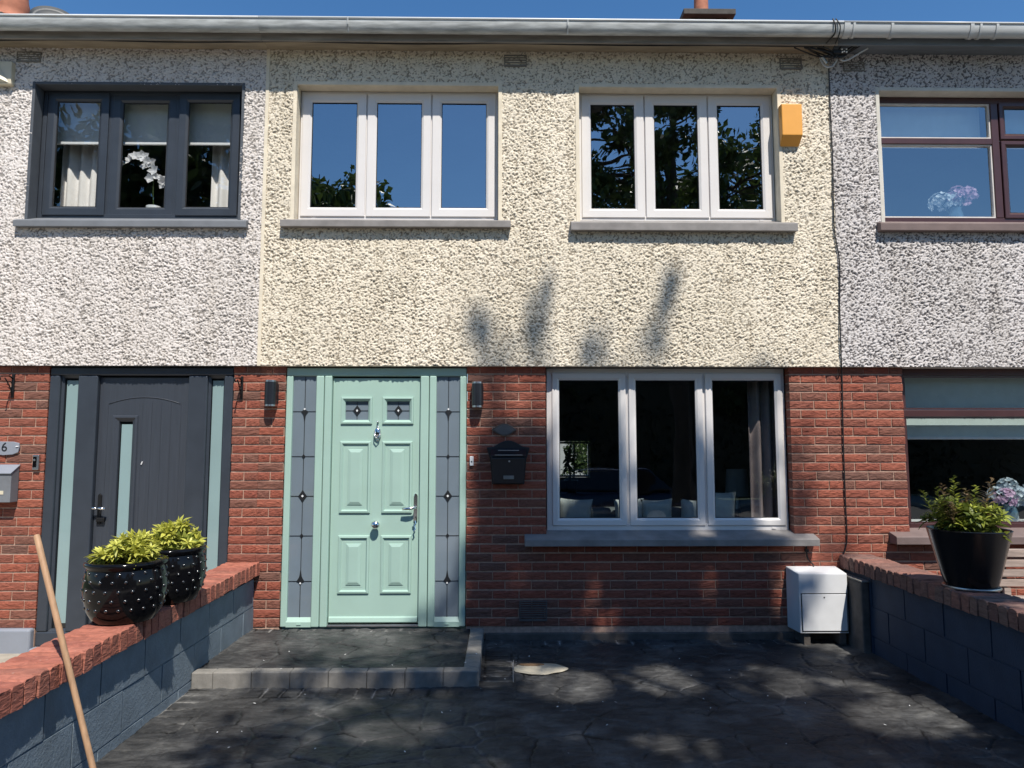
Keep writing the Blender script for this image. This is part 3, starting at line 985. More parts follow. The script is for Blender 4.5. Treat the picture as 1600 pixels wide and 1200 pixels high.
brown(house_r, RW + 0.004, 5.5, 0.85, 2.232, 0.08,
      [(RW + .06, 5.4, 1.88, 2.17, 'fix'), (RW, 5.4, 1.815, 1.875, 'bar'), (RW + .06, 5.4, 0.90, 1.812, 'fix')],
      (3.265, 5.5, -0.115, 0.815, 0.748, 0.865), M['glasslow'])

# ------------------------------------------------------------------ front doors
def green_door(h):
    g = M['green']
    Y0 = 0.0
    x0, x1, z0, z1 = GD[0] + 0.004, GD[1] - 0.004, 0.072, 2.225
    f = MB()
    f.box(x0, x1, Y0 + 0.006, Y0 + 0.09, 2.155, z1)                        # head
    # jambs and posts as one frame
    for a, b, dy in ((x0, x0 + 0.055, 0.004), (-1.578, -1.512, -0.006), (-1.507, -1.445, -0.006), (-0.694, -0.622, -0.006), (-0.617, -0.558, -0.006), (x1 - 0.055, x1, 0.004)):
        f.box(a, b, Y0 + dy, Y0 + 0.085, z0, 2.156)
    frame = f.build('door_frame', g, h, bev=0.009, seg=3)
    MB().box(-1.445, -0.694, 0.0, 0.09, z0, z0 + 0.018).build('threshold', M['steel'], frame, bev=0.003)
    # sidelights
    for (a, b) in ((x0 + 0.05, -1.572), (-0.56, x1 - 0.05)):
        gp = MB().add([(a, 0.028, z0 + 0.05), (b, 0.028, z0 + 0.05), (b, 0.028, 2.156), (a, 0.028, 2.156)], [(0, 1, 2, 3)])
        gp.build('sidelight_glass', M['frostblue'], frame)
        MB().extx([(0.002, z0), (0.002, z0 + 0.04), (0.026, z0 + 0.075), (0.085, z0 + 0.075), (0.085, z0)], a - 0.002, b + 0.002).build('bottom_rail', g, frame)
        cx = (a + b) / 2 
        MB().box(cx - 0.018, cx + 0.018, -0.004, 0.004, z0 + 0.018, z0 + 0.026).build('drain_cap', g, frame)
        ld = MB()
        ld.box(cx - 0.0022, cx + 0.0022, 0.0235, 0.0275, z0 + 0.075, 2.15)
        for zz in (1.854, 1.474, 1.142, 0.813, 0.44):
            ld.box(a + .004, b - .004, 0.0236, 0.0274, zz - 0.0016, zz + 0.0016)
        def dia(z, hw, hh, up=0.0, dn=0.0):
            P = []
            n = 10
            for q in range(4):
                for i in range(n):
                    t = i / n
                    ends = [(0, hh + up), (hw, 0), (0, -hh - dn), (-hw, 0)]
                    A = ends[q]; B = ends[(q + 1) % 4]
                    # concave astroid-like sides
                    sx = A[0] + (B[0] - A[0]) * t; sz = A[1] + (B[1] - A[1]) * t
                    k = 1 - 0.32 * math.sin(math.pi * t) * (1 if (up or dn) else 0.15)
                    P.append((cx + sx * k, z + sz * k))
            ld.prism(P, 0.021, 0.0268)
        dia(1.854, 0.03, 0.035, 0, 0.06)
        dia(1.474, 0.014, 0.022)
        dia(1.142, 0.036, 0.052)
        dia(0.813, 0.014, 0.022)
        dia(0.44, 0.032, 0.035, 0.07, 0)
        ld.build('lead_came', M['lead'], frame)
        for zz, r in ((1.142, 0.011), (1.874, 0.009), (0.424, 0.009)):
            MB().prism([(cx, zz + r), (cx + r, zz), (cx, zz - r), (cx - r, zz)], 0.0185, 0.0205).build('glass_jewel', M['jewel'], frame)
    # leaf
    yl = 0.032
    lx0, lx1, lz0, lz1 = -1.440, -0.699, 0.098, 2.138
    holes = [(-1.368, -1.108), (-1.016, -0.757)]
    leaf = MB()
    # skin with two small window openings
    zA, zB = 1.75, 1.975
    leaf.box(lx0, lx1, yl, yl + 0.045, lz0, zA)
    leaf.box(lx0, lx1, yl, yl + 0.045, zB, lz1)
    leaf.box(lx0, holes[0][0], yl, yl + 0.045, zA, zB)
    leaf.box(holes[0][1], holes[1][0], yl, yl + 0.045, zA, zB)
    leaf.box(holes[1][1], lx1, yl, yl + 0.045, zA, zB)
    d = leaf.build('door', g, h)
    MB().extx([(yl - 0.001, lz0 + 0.055), (yl - 0.016, lz0 + 0.045), (yl - 0.024, lz0 + 0.012), (yl - 0.001, lz0 + 0.006)], lx0 + .004, lx1 - .004).build('weather_bar', g, d, bev=0.002)
    for (a, b) in holes:
        MB().loft(a, b, zA, zB, [(-0.004, yl - 0.001), (0.0, yl - 0.014), (0.012, yl - 0.016), (0.032, yl + 0.004), (0.034, yl + 0.03)], cap=False).build('window_moulding', g, d)
        MB().add([(a + .03, yl + .02, zA + .03), (b - .03, yl + .02, zA + .03), (b - .03, yl + .02, zB - .03), (a + .03, yl + .02, zB - .03)], [(0, 1, 2, 3)]).build('door_glass', M['frostblue'], d)
        cx = (a + b) / 2; cz = (zA + zB) / 2
        ld = MB()
        ld.box(cx - .0018, cx + .0018, yl + .0155, yl + .0195, zA + .034, zB - .034)
        ld.box(a + .034, b - .034, yl + .0156, yl + .0194, cz - .0016, cz + .0016)
        ld.box(a + .034, b - .034, yl + .0156, yl + .0194, zB - .05, zB - .047)
        ld.prism([(cx, cz + .046), (cx + .034, cz), (cx, cz - .046), (cx - .034, cz)], yl + .013, yl + .019)
        ld.build('lead_came', M['lead'], d)
        MB().prism([(cx, cz + .012), (cx + .009, cz), (cx, cz - .012), (cx - .009, cz)], yl + .0105, yl + .0128).build('glass_jewel', M['jewel'], d)
    for (a, b) in ((-1.370, -1.112), (-1.014, -0.760)):
        for (c, e) in ((1.0, 1.60), (0.338, 0.812)):
            MB().loft(a, b, c, e, [(-0.003, yl - 0.0005), (0.002, yl - 0.013), (0.016, yl - 0.016), (0.032, yl + 0.0055), (0.046, yl + 0.0055), (0.050, yl - 0.001), (0.066, yl - 0.001), (0.068, yl - 0.006), (0.092, yl - 0.014)]).build('raised_panel', g, d)
    # recess the panel fields: thin grooves are part of the loft above
    ch = M['chrome']
    kx = -1.055
    kn = MB().lathe([(0, -0.048), (0.018, -0.046), (0.031, -0.036), (0.036, -0.022), (0.030, -0.008), (0.016, 0.004), (0.013, 0.016), (0.026, 0.026), (0.026, yl)], (kx, 0, 0.905), 24, 'y')
    kn.build('door_knob', ch, d, smooth=True)
    # urn-shaped knocker
    k = MB().ball((kx, yl - 0.018, 1.668), 0.031, 18, 10, 0.55, 1.6)
    k.ball((kx, yl - 0.012, 1.722), 0.011, 12, 8, 0.8, 1.0)
    k.ball((kx, yl - 0.010, 1.612), 0.009, 12, 8, 0.8, 1.5)
    k.build('door_knocker', ch, d, smooth=True)
    MB().tube([(kx - 0.024, yl - 0.026, 1.69), (kx - 0.021, yl - 0.042, 1.645), (kx, yl - 0.046, 1.625), (kx + 0.021, yl - 0.042, 1.645), (kx + 0.024, yl - 0.026, 1.69)], 0.0048, 8).build('knocker_ring', ch, d, smooth=True)
    MB().lathe([(0, -0.004), (0.007, -0.003), (0.008, yl)], (kx, 0.0, 1.765), 12, 'y').build('door_viewer', ch, d, smooth=True)
    hx = -0.727
    pl = MB().prism([(hx - .016, .93), (hx + .016, .93), (hx + .016, 1.14), (hx + .011, 1.158), (hx, 1.165), (hx - .011, 1.158), (hx - .016, 1.14)], yl - .012, yl)
    pl.build('handle_plate', ch, d, bev=0.003)
    MB().tube([(hx, yl - .008, 1.045), (hx, yl - .05, 1.045), (hx - .02, yl - .06, 1.045), (hx - .06, yl - .06, 1.040), (hx - .105, yl - .056, 1.036)], [.011, .011, .012, .014, .011], 10).build('door_handle', ch, d, smooth=True)
    MB().lathe([(0, yl - .02), (.009, yl - .02), (.009, yl - .008)], (hx, 0, .965), 12, 'y').build('lock_cylinder', ch, d, smooth='auto')
    ky = MB().box(hx - .012, hx + .008, yl - .052, yl - .048, .935, .962)
    ky.tube([(hx, yl - .05, .94), (hx + .008, yl - .05, .915), (hx - .003, yl - .05, .895), (hx + .004, yl - .05, .872), (hx - .006, yl - .05, .855)], .006, 6)
    ky.box(hx - .003, hx + .003, yl - .05, yl - .016, .957, .968)
    ky.build('door_key', ch, d)
    MB().box(lx0, lx1, .08, .1, lz0 - .02, lz1 + .05).build('door_back', M['gasket'], d)
    MB().box(x0, x1, .088, .12, z0, z1).build('hall_screen', M['gasket'], frame)
green_door(house_m)

def grey_door(h):
    g = M['anthracite']; gd = M['doorgrey']
    x0, x1, z0, z1 = LD[0] + 0.004, LD[1] - 0.004, 0.0, 2.228
    f = MB()
    f.box(x0, x1, 0.008, 0.1, 2.158, z1)
    f.box(x0, x1, 0.002, 0.1, -0.075, 0.04)
    for a, b in ((x0, -3.742), (-3.590, -3.425), (-2.660, -2.500), (-2.36, x1)):
        f.box(a, b, 0.004, 0.1, 0.04, 2.158)
    fr = f.build('door_frame', g, h, bev=0.012, seg=3)
    for (a, b) in ((-3.742, -3.59), (-2.50, -2.36)):
        MB().loft(a - .004, b + .004, 0.036, 2.16, [(0, 0.022), (0.0, 0.03), (0.022, 0.045), (0.022, 0.07)], cap=False).build('glazing_bead', g, fr)
        m = (a + b) / 2
        MB().box(a + .012, b - .012, .060, .064, .05, 2.15).build('glass_border', M['carglass'], fr)
        MB().box(m - .044, m + .05, .055, .0585, .10, 2.118).build('sidelight_glass', M['frost'], fr)
    yl = 0.045
    lx0, lx1, lz0, lz1 = -3.420, -2.665, 0.045, 2.142
    ga, gb, gc, ge = -3.297, -3.092, 0.62, 1.815
    lf = MB()
    lf.box(lx0, lx1, yl, yl + .045, lz0, gc); lf.box(lx0, lx1, yl, yl + .045, ge, lz1)
    lf.box(lx0, ga, yl, yl + .045, gc, ge); lf.box(gb, lx1, yl, yl + .045, gc, ge)
    d = lf.build('door', gd, h)
    MB().loft(ga, gb, gc, ge, [(-.006, yl - .001), (0, yl - .012), (.014, yl - .014), (.045, yl + .006), (.05, yl + .03)], cap=False).build('window_moulding', gd, d)
    MB().box(ga + .03, gb - .03, yl + .024, yl + .03, gc + .03, ge - .03).build('glass_border', M['carglass'], d)
    MB().box(ga + .062, gb - .045, yl + .0185, yl + .0225, gc + .06, ge - .07).build('door_glass', M['frost'], d)
    # arched groove and plank grooves, as fine raised beads
    pts = []
    for i in range(21):
        t = -1 + 2 * i / 20
        pts.append((-3.04 + .30 * t, yl - .001, 1.92 + .055 * (1 - t * t)))
    MB().tube(pts, .0045, 6).build('arch_bead', gd, d, smooth=True)
    for xx in (-3.06, -2.98, -2.90, -2.82):
        MB().box(xx, xx + .004, yl - .002, yl + .001, .2, 1.93).build('plank_bead', gd, d)
    for xx in (-3.35, -2.735):
        MB().box(xx, xx + .004, yl - .002, yl + .001, .2, 1.915).build('plank_bead', gd, d)
    MB().extx([(yl - .001, .12), (yl - .018, .105), (yl - .022, .085), (yl - .001, .08)], lx0 + .08, lx1 - .08).build('weather_bar', gd, d)
    ch = M['chrome']; hx = -3.375
    MB().prism([(hx - .016, .91), (hx + .016, .91), (hx + .016, 1.15), (hx, 1.165), (hx - .016, 1.15)], yl - .012, yl).build('handle_plate', M['iron'], d, bev=0.003)
    MB().tube([(hx, yl - .008, 1.045), (hx, yl - .05, 1.045), (hx - .035, yl - .055, 1.045)], .011, 8).build('door_handle', ch, d, smooth=True)
    MB().tube([(hx, yl - .05, 1.045), (hx + .04, yl - .06, 1.044), (hx + .075, yl - .058, 1.041)], [.011, .012, .009], 8).build('door_handle', ch, d, smooth=True)
    MB().box(hx - .014, hx + .055, yl - .03, yl - .008, .93, .965).build('lock_body', M['iron'], d, bev=.005)
    MB().tube([(-3.045, yl - .006, 1.405), (-3.035, yl - .006, 1.43)], .005, 6).build('door_viewer', M['whiteplastic'], d)
    MB().box(x0, x1, .1, .13, -.06, z1).build('hall_screen', M['gasket'], fr)
grey_door(house_l)

# ------------------------------------------------------------------ rooms behind the glass
def room(house, x0, x1, z0, z1, hole, yf, depth, back_hole=None):
    a, b, c, d = hole
    m = MB()
    yb = yf + depth
    Q = lambda *v: m.add(v, [(0, 1, 2, 3)])
    Q((x0, yf, z0), (x0, yb, z0), (x0, yb, z1), (x0, yf, z1)); Q((x1, yf, z0), (x1, yb, z0), (x1, yb, z1), (x1, yf, z1))
    Q((x0, yf, z1), (x1, yf, z1), (x1, yb, z1), (x0, yb, z1))
    Q((x0, yf, z0), (a, yf, z0), (a, yf, z1), (x0, yf, z1)); Q((b, yf, z0), (x1, yf, z0), (x1, yf, z1), (b, yf, z1))
    Q((a, yf, z0), (b, yf, z0), (b, yf, c), (a, yf, c)); Q((a, yf, d), (b, yf, d), (b, yf, z1), (a, yf, z1))
    if back_hole:
        e, f, g, h = back_hole
        Q((x0, yb, z0), (e, yb, z0), (e, yb, z1), (x0, yb, z1)); Q((f, yb, z0), (x1, yb, z0), (x1, yb, z1), (f, yb, z1))
        Q((e, yb, z0), (f, yb, z0), (f, yb, g), (e, yb, g)); Q((e, yb, h), (f, yb, h), (f, yb, z1), (e, yb, z1))
    else:
        Q((x0, yb, z0), (x1, yb, z0), (x1, yb, z1), (x0, yb, z1))
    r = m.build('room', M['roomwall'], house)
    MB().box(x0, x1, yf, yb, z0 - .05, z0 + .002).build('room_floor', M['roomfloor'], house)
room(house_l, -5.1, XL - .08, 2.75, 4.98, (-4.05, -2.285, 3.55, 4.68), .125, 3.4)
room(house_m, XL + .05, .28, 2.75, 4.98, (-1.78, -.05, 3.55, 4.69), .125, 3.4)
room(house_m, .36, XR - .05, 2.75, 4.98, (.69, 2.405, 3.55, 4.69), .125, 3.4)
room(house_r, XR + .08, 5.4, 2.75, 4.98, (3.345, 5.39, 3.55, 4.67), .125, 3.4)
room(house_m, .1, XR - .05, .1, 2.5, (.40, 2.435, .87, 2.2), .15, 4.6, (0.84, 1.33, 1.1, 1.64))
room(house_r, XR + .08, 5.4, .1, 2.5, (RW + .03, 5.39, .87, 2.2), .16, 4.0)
# rear garden wall seen through the back window of the middle house
gw = MB().box(-8, 9, 15.0, 15.2, -.4, 2.3).build('garden_wall', M['fence'], loc=(0.5, 15, -.4), label='white rear garden wall glimpsed through the ground floor room', cat='garden wall')

# ------------------------------------------------------------------ things on the houses
def D_shape(cx, w, yb, dep, n=12):
    P = [(cx - w / 2, yb)]
    for i in range(n + 1):
        t = math.pi * i / n
        P.append((cx - w / 2 * math.cos(t), yb - dep + w / 2 - w / 2 * math.sin(t) ))
    P.append((cx + w / 2, yb))
    return P
def extz(P, z0, z1):
    n = len(P)
    m = MB()
    m.add([(x, y, z0) for x, y in P] + [(x, y, z1) for x, y in P],
          [tuple(range(n - 1, -1, -1)), tuple(range(n, 2 * n))] + [(i, (i + 1) % n, (i + 1) % n + n, i + n) for i in range(n)])
    return m
def wall_lamp(cx, z0, z1, label):
    r = empty('wall_lamp', (cx, -.005, z0), label=label, cat='wall lamp', group='black up-and-down wall lamps')
    P = D_shape(cx, .093, -.004, .105)
    extz(P, z0 + .016, z1 - .016).build('lamp_body', M['black'], r, smooth='auto')
    for a, b in ((z0, z0 + .015), (z1 - .015, z1)):
        extz(D_shape(cx, .088, -.004, .102), a, b).build('lamp_rim', M['steel'], r, smooth='auto')
    MB().box(cx - .05, cx + .05, -.004, .006, z0 + .03, z1 - .03).build('back_plate', M['black'], r)
wall_lamp(-1.945, 1.893, 2.112, 'black cylindrical wall lamp to the left of the green door')
wall_lamp(-0.208, 1.885, 2.10, 'black cylindrical wall lamp to the right of the green door')

# letterbox of the middle house
lb = empty('letterbox', (.05, -.01, 1.24), label='black arched wall letterbox with silver bars beside the green door', cat='letterbox')
cx = .052
P = [(cx - .135, 1.24), (cx + .135, 1.24), (cx + .152, 1.44), (cx + .182, 1.548), (cx + .125, 1.556)]
for i in range(9):
    t = i / 8
    P.append((cx + .115 - .23 * t, 1.560 + .048 * math.sin(math.pi * t)))
P += [(cx - .125, 1.556), (cx - .182, 1.548), (cx - .152, 1.44)]
MB().prism(P, -.02, -.004).build('back_plate', M['black'], lb, bev=.003)
MB().add([(cx - .13, -.012, 1.245), (cx + .13, -.012, 1.245), (cx + .145, -.012, 1.52), (cx - .145, -.012, 1.52),
          (cx - .128, -.10, 1.25), (cx + .128, -.10, 1.25), (cx + .14, -.115, 1.465), (cx - .14, -.115, 1.465)],
         [(0, 1, 2, 3), (4, 5, 6, 7), (0, 1, 5, 4), (1, 2, 6, 5), (2, 3, 7, 6), (3, 0, 4, 7)]).build('box_body', M['black'], lb, bev=.006)
MB().add([(cx - .15, -.010, 1.535), (cx + .15, -.010, 1.535), (cx + .146, -.125, 1.472), (cx - .146, -.125, 1.472), (cx - .15, -.010, 1.545), (cx + .15, -.010, 1.545), (cx + .146, -.127, 1.480), (cx - .146, -.127, 1.480)],
         [(0, 1, 2, 3), (4, 5, 6, 7), (0, 1, 5, 4), (1, 2, 6, 5), (2, 3, 7, 6), (3, 0, 4, 7)]).build('lid', M['black'], lb, bev=.002)
MB().box(cx - .112, cx + .118, -.134, -.126, 1.484, 1.490).build('lid_bar', M['steel'], lb)
MB().box(cx - .085, cx + .09, -.095, -.085, 1.522, 1.528).build('lid_bar', M['steel'], lb)
MB().lathe([(0, -.121), (.008, -.121), (.008, -.108)], (cx + .008, 0, 1.435), 12, 'y').build('lock', M['steel'], lb)
MB().box(cx - .04, cx + .047, -.113, -.100, 1.288, 1.317).build('name_plate', M['kerb'], lb)
# oval house-number plaque
pq = empty('house_plaque', (.018, -.005, 1.645), label='dark lens-shaped house plaque above the black letterbox', cat='plaque')
def lens(cx, cz, a, b, n=16):
    return [(cx - a + 2 * a * i / n, cz - b * math.sin(math.pi * i / n)) for i in range(n + 1)] + [(cx + a - 2 * a * i / n, cz + b * math.sin(math.pi * i / n)) for i in range(1, n)]
MB().prism(lens(.018, 1.698, .106, .052), -.016, -.003).build('plaque_rim', M['plinth'], pq, bev=.003)
MB().prism(lens(.018, 1.698, .088, .040), -.0185, -.010).build('plaque_face', M['ventgrey'], pq)
# door bells
bell = empty('doorbell', (-.256, -.004, 1.394), label='small white push doorbell right of the green door', cat='doorbell')
MB().box(-.272, -.240, -.02, -.002, 1.395, 1.475).build('case', M['whiteplastic'], bell, bev=.005)
MB().lathe([(0, -.023), (.007, -.023), (.007, -.018)], (-.256, 0, 1.432), 12, 'y').build('push_button', M['steel'], bell)
bell2 = empty('doorbell', (-3.885, -.004, 1.36), label='silver and black camera doorbell left of the dark grey door', cat='doorbell')
MB().box(-3.914, -3.862, -.026, -.002, 1.362, 1.487).build('case', M['steel'], bell2, bev=.004)
MB().box(-3.909, -3.881, -.029, -.0255, 1.385, 1.472).build('camera_face', M['blackgloss'], bell2)
MB().lathe([(0, -.032), (.009, -.031), (.010, -.028)], (-3.895, 0, 1.445), 12, 'y').build('lens', M['steel'], bell2)
# number plaque of the left house
np_ = empty('house_plaque', (-4.15, -.004, 1.48), label='grey slate plaque with the number 6 beside the dark door', cat='plaque')
Pn = [(-4.26, 1.50), (-4.17, 1.484), (-4.09, 1.490), (-4.045, 1.508), (-4.036, 1.55), (-4.040, 1.585), (-4.09, 1.597), (-4.26, 1.600)]
MB().prism(Pn, -.016, -.002).build('plaque_face', M['greyplinth'], np_, bev=.003)
fc = bpy.data.curves.new('numeral', 'FONT'); fc.body = '6'; fc.size = .105; fc.extrude = .001
ft = bpy.data.objects.new('numeral_curve', fc); COL.objects.link(ft)
fm_ = bpy.data.meshes.new_from_object(ft.evaluated_get(bpy.context.evaluated_depsgraph_get()))
bpy.data.objects.remove(ft)
fo = bpy.data.objects.new('numeral', fm_); COL.objects.link(fo); fo.parent = np_
fo.location = Vector((-4.185, -.0175, 1.518)) - ORG[np_.name]; fo.rotation_euler = (R(90), 0, 0); fm_.materials.clear(); fm_.materials.append(M['black'])
MB().tube([(-4.062, -.02, 1.556), (-4.040, -.02, 1.557)], .005, 6).build('screw', M['whiteplastic'], np_)
# letterbox of the left house
lb2 = empty('letterbox', (-4.15, -.01, 1.09), label='grey sloping-lid metal letterbox left of the dark grey door', cat='letterbox')
MB().add([(-4.32, -.10, 1.10), (-4.03, -.10, 1.10), (-4.03, -.004, 1.10), (-4.32, -.004, 1.10), (-4.32, -.10, 1.335), (-4.03, -.10, 1.335), (-4.03, -.004, 1.395), (-4.32, -.004, 1.395)],
         [(0, 3, 2, 1), (4, 5, 6, 7), (0, 1, 5, 4), (1, 2, 6, 5), (2, 3, 7, 6), (3, 0, 4, 7)]).build('box_body', M['silldark'], lb2, bev=.004)
MB().add([(-4.325, -.112, 1.333), (-4.026, -.112, 1.333), (-4.026, -.003, 1.400), (-4.325, -.003, 1.400), (-4.325, -.112, 1.341), (-4.026, -.112, 1.341), (-4.026, -.003, 1.408), (-4.325, -.003, 1.408)],
         [(0, 3, 2, 1), (4, 5, 6, 7), (0, 1, 5, 4), (1, 2, 6, 5), (2, 3, 7, 6), (3, 0, 4, 7)]).build('lid', M['greyplinth'], lb2, bev=.002)
MB().box(-4.17, -4.085, -.104, -.0985, 1.165, 1.195).build('name_plate', M['creamplastic'], lb2)
# hanging-basket brackets on the left house
def hbracket(cx, z, label, out=.16):
    r = empty('hanging_bracket', (cx, -.004, z - .3), label=label, cat='bracket', group='wrought iron hanging-basket brackets')
    MB().box(cx - .011, cx + .011, -.014, -.002, z - .2, z).build('back_bar', M['iron'], r, bev=.002)
    pts = [(cx, -.012, z - .04), (cx, -.06, z - .02), (cx, -out, z - .03), (cx, -out - .012, z - .045), (cx, -out, z - .06)]
    MB().tube(pts, .006, 6).build('arm', M['iron'], r, smooth=True)
    pts = [(cx, -.012, z - .19)] + [(cx, -.012 - .10 * i / 6, z - .19 + .15 * (i / 6) ** .6) for i in range(1, 7)]
    MB().tube(pts, .005, 6).build('brace', M['iron'], r, smooth=True)
    pts = [(cx, -.05 - .028 * math.cos(t), z - .095 + .028 * math.sin(t)) for t in [i * .5 for i in range(12)]]
    MB().tube(pts, .0035, 6).build('scroll', M['iron'], r, smooth=True)
hbracket(-4.125, 2.165, 'black iron hanging-basket bracket above the grey letterbox')
hbracket(-2.205, 2.15, 'black iron hanging-basket bracket between the dark door and the lamp')
# alarm boxes
al = empty('alarm_box', (2.51, -.05, 4.16), label='amber burglar alarm box beside the upper right window', cat='alarm box')
MB().add([(2.424, -.135, 4.245), (2.604, -.135, 4.245), (2.604, -.135, 4.528), (2.424, -.135, 4.528), (2.43, -.058, 4.17), (2.598, -.058, 4.17), (2.604, -.058, 4.535), (2.424, -.058, 4.535)],
         [(0, 1, 2, 3), (4, 7, 6, 5), (0, 4, 5, 1), (1, 5, 6, 2), (2, 6, 7, 3), (3, 7, 4, 0)]).build('cover', M['amber'], al, bev=.008)
MB().box(2.428, 2.60, -.0585, -.045, 4.172, 4.53).build('back_plate', M['creamplastic'], al)
al2 = empty('alarm_box', (-4.33, -.05, 4.66), label='cream triangular alarm box at the top left wall corner', cat='alarm box')
MB().box(-4.5, -4.245, -.10, -.045, 4.675, 4.88).build('back_plate', M['creamplastic'], al2, bev=.006)
MB().add([(-4.5, -.102, 4.685), (-4.262, -.102, 4.685), (-4.37, -.102, 4.87), (-4.4, -.15, 4.74)], [(0, 1, 3), (1, 2, 3), (2, 0, 3)]).build('cover', M['creamplastic'], al2)
# gas meter box
mb = empty('meter_box', (2.6, -.1, .0), label='white gas meter box on the wall under the window corner', cat='meter box')
MB().add([(2.392, -.225, .065), (2.785, -.225, .065), (2.785, -.225, .535), (2.392, -.225, .535), (2.375, -.004, .065), (2.795, -.004, .065), (2.795, -.004, .56), (2.375, -.004, .56)],
         [(0, 1, 2, 3), (4, 7, 6, 5), (0, 4, 5, 1), (1, 5, 6, 2), (2, 6, 7, 3), (3, 7, 4, 0)]).build('cabinet', M['meter'], mb, bev=.006)
MB().box(2.412, 2.772, -.2325, -.2255, .085, .372).build('door', M['meter'], mb, bev=.004)
MB().ring(2.404, 2.780, .077, .380, .007, -.2265, -.2245).build('door_gap', M['gasket'], mb)
MB().lathe([(0, -.2345), (.006, -.2345), (.006, -.232)], (2.59, 0, .348), 10, 'y').build('lock', M['gasket'], mb)
for xx in (2.43, 2.72):
    MB().box(xx, xx + .05, -.2, -.004, -.03, .0645).build('foot', M['plinth'], mb)
# cables
def curve(pts, k=6):
    pts = [Vector(p) for p in pts]
    out = []
    for i in range(len(pts) - 1):
        p0 = pts[max(i - 1, 0)]; p1 = pts[i]; p2 = pts[i + 1]; p3 = pts[min(i + 2, len(pts) - 1)]
        for j in range(k):
            t = j / k
            out.append(0.5 * ((2 * p1) + (-p0 + p2) * t + (2 * p0 - 5 * p1 + 4 * p2 - p3) * t * t + (-p0 + 3 * p1 - 3 * p2 + p3) * t ** 3))
    out.append(pts[-1])
    return out
cb = empty('cable', (2.89, -.06, .6), label='thin black cable running down the party line to the meter box', cat='cable')
MB().tube(curve([(2.885, -.065, 4.90), (2.884, -.064, 4.5), (2.886, -.064, 4.05), (2.876, -.064, 3.6), (2.878, -.064, 3.40), (2.908, -.066, 3.13), (2.893, -.064, 2.7), (2.889, -.064, 2.26), (2.91, -.02, 2.2), (2.914, -.012, 2.1), (2.903, -.012, 1.6), (2.90, -.012, 1.1), (2.90, -.012, .8), (2.872, -.016, .68), (2.83, -.016, .60)]), .0055, 6).build('sheath', M['cable'], cb, smooth=True)
cb2 = empty('cable', (2.6, -.02, .56), label='short dark cable from the sill end into the white meter box', cat='cable')
MB().tube(curve([(2.555, -.012, .74), (2.553, -.014, .68), (2.562, -.016, .62), (2.60, -.02, .575), (2.60, -.03, .555)]), .006, 6).build('sheath', M['cable'], cb2, smooth=True)
MB().box(2.54, 2.57, -.022, -.003, .675, .70).build('clip', M['cable'], cb2)
cb3 = empty('cable', (1.0, -.2, 5.0), label='long black cable clipped under the eaves of the cream house', cat='cable')
MB().tube(curve([(x, -.205 - .004 * math.sin(x * 3), 5.016 - .012 * abs(math.sin(x * 1.7)) ) for x in np.linspace(-4.6, 2.72, 22)] + [(2.83, -.2, 4.985), (2.9, -.15, 4.965)]), .0065, 6).build('sheath', M['cable'], cb3, smooth=True)
cb4 = empty('cable_bundle', (2.88, -.12, 4.9), label='tangle of black cables and connectors under the gutter junction', cat='cable')
rr = random.Random(5)
for i in range(9):
    x = 2.70 + rr.random() * .2
    pts = [(x - .1 - rr.random() * .15, -.2, 5.0), (x - .03, -.19 + rr.random() * .05, 4.985 - rr.random() * .02), (x + .05, -.15 - rr.random() * .04, 4.955 - rr.random() * .04), (x + .12 + rr.random() * .1, -.17, 4.97 + rr.random() * .02), (x + .2 + rr.random() * .1, -.22, 5.03 + rr.random() * .02)]
    MB().tube(curve(pts), .006, 6).build('cord', M['cable'], cb4, smooth=True)
MB().tube(curve([(2.77, -.14, 4.97), (2.80, -.13, 4.90), (2.835, -.13, 4.865), (2.88, -.13, 4.868), (2.915, -.14, 4.91), (2.92, -.15, 4.965)]), .008, 8).build('loop', M['greycable'], cb4, smooth=True)
MB().tube(curve([(2.955, -.15, 4.955), (2.95, -.15, 4.925), (2.98, -.15, 4.91), (3.03, -.16, 4.925), (3.12, -.18, 4.975), (3.17, -.2, 4.998)]), .0075, 8).build('loop', M['greycable'], cb4, smooth=True)
MB().tube([(2.79, -.15, 4.945), (2.83, -.15, 4.885)], .013, 8).build('connector', M['steel'], cb4, smooth='auto')
MB().box(2.87, 3.0, -.19, -.14, 4.955, 4.995).build('junction_box', M['cable'], cb4, bev=.006)
for x, z in ((2.945, 4.99), (2.965, 4.972), (2.985, 4.992), (2.948, 4.965), (2.985, 4.965)):
    MB().ball((x, -.195, z), .0075, 8, 6).build('connector', M['whiteplastic'], cb4)
MB().tube(curve([(2.80, -.35, 5.17), (2.815, -.357, 5.11), (2.82, -.33, 5.05), (2.79, -.24, 5.02), (2.77, -.2, 5.0)]), .006, 6).build('cord', M['cable'], cb4, smooth=True)
MB().tube(curve([(2.825, -.35, 5.17), (2.855, -.357, 5.11), (2.86, -.33, 5.05), (2.87, -.24, 5.02), (2.86, -.2, 4.98)]), .005, 6).build('cord', M['cable'], cb4, smooth=True)

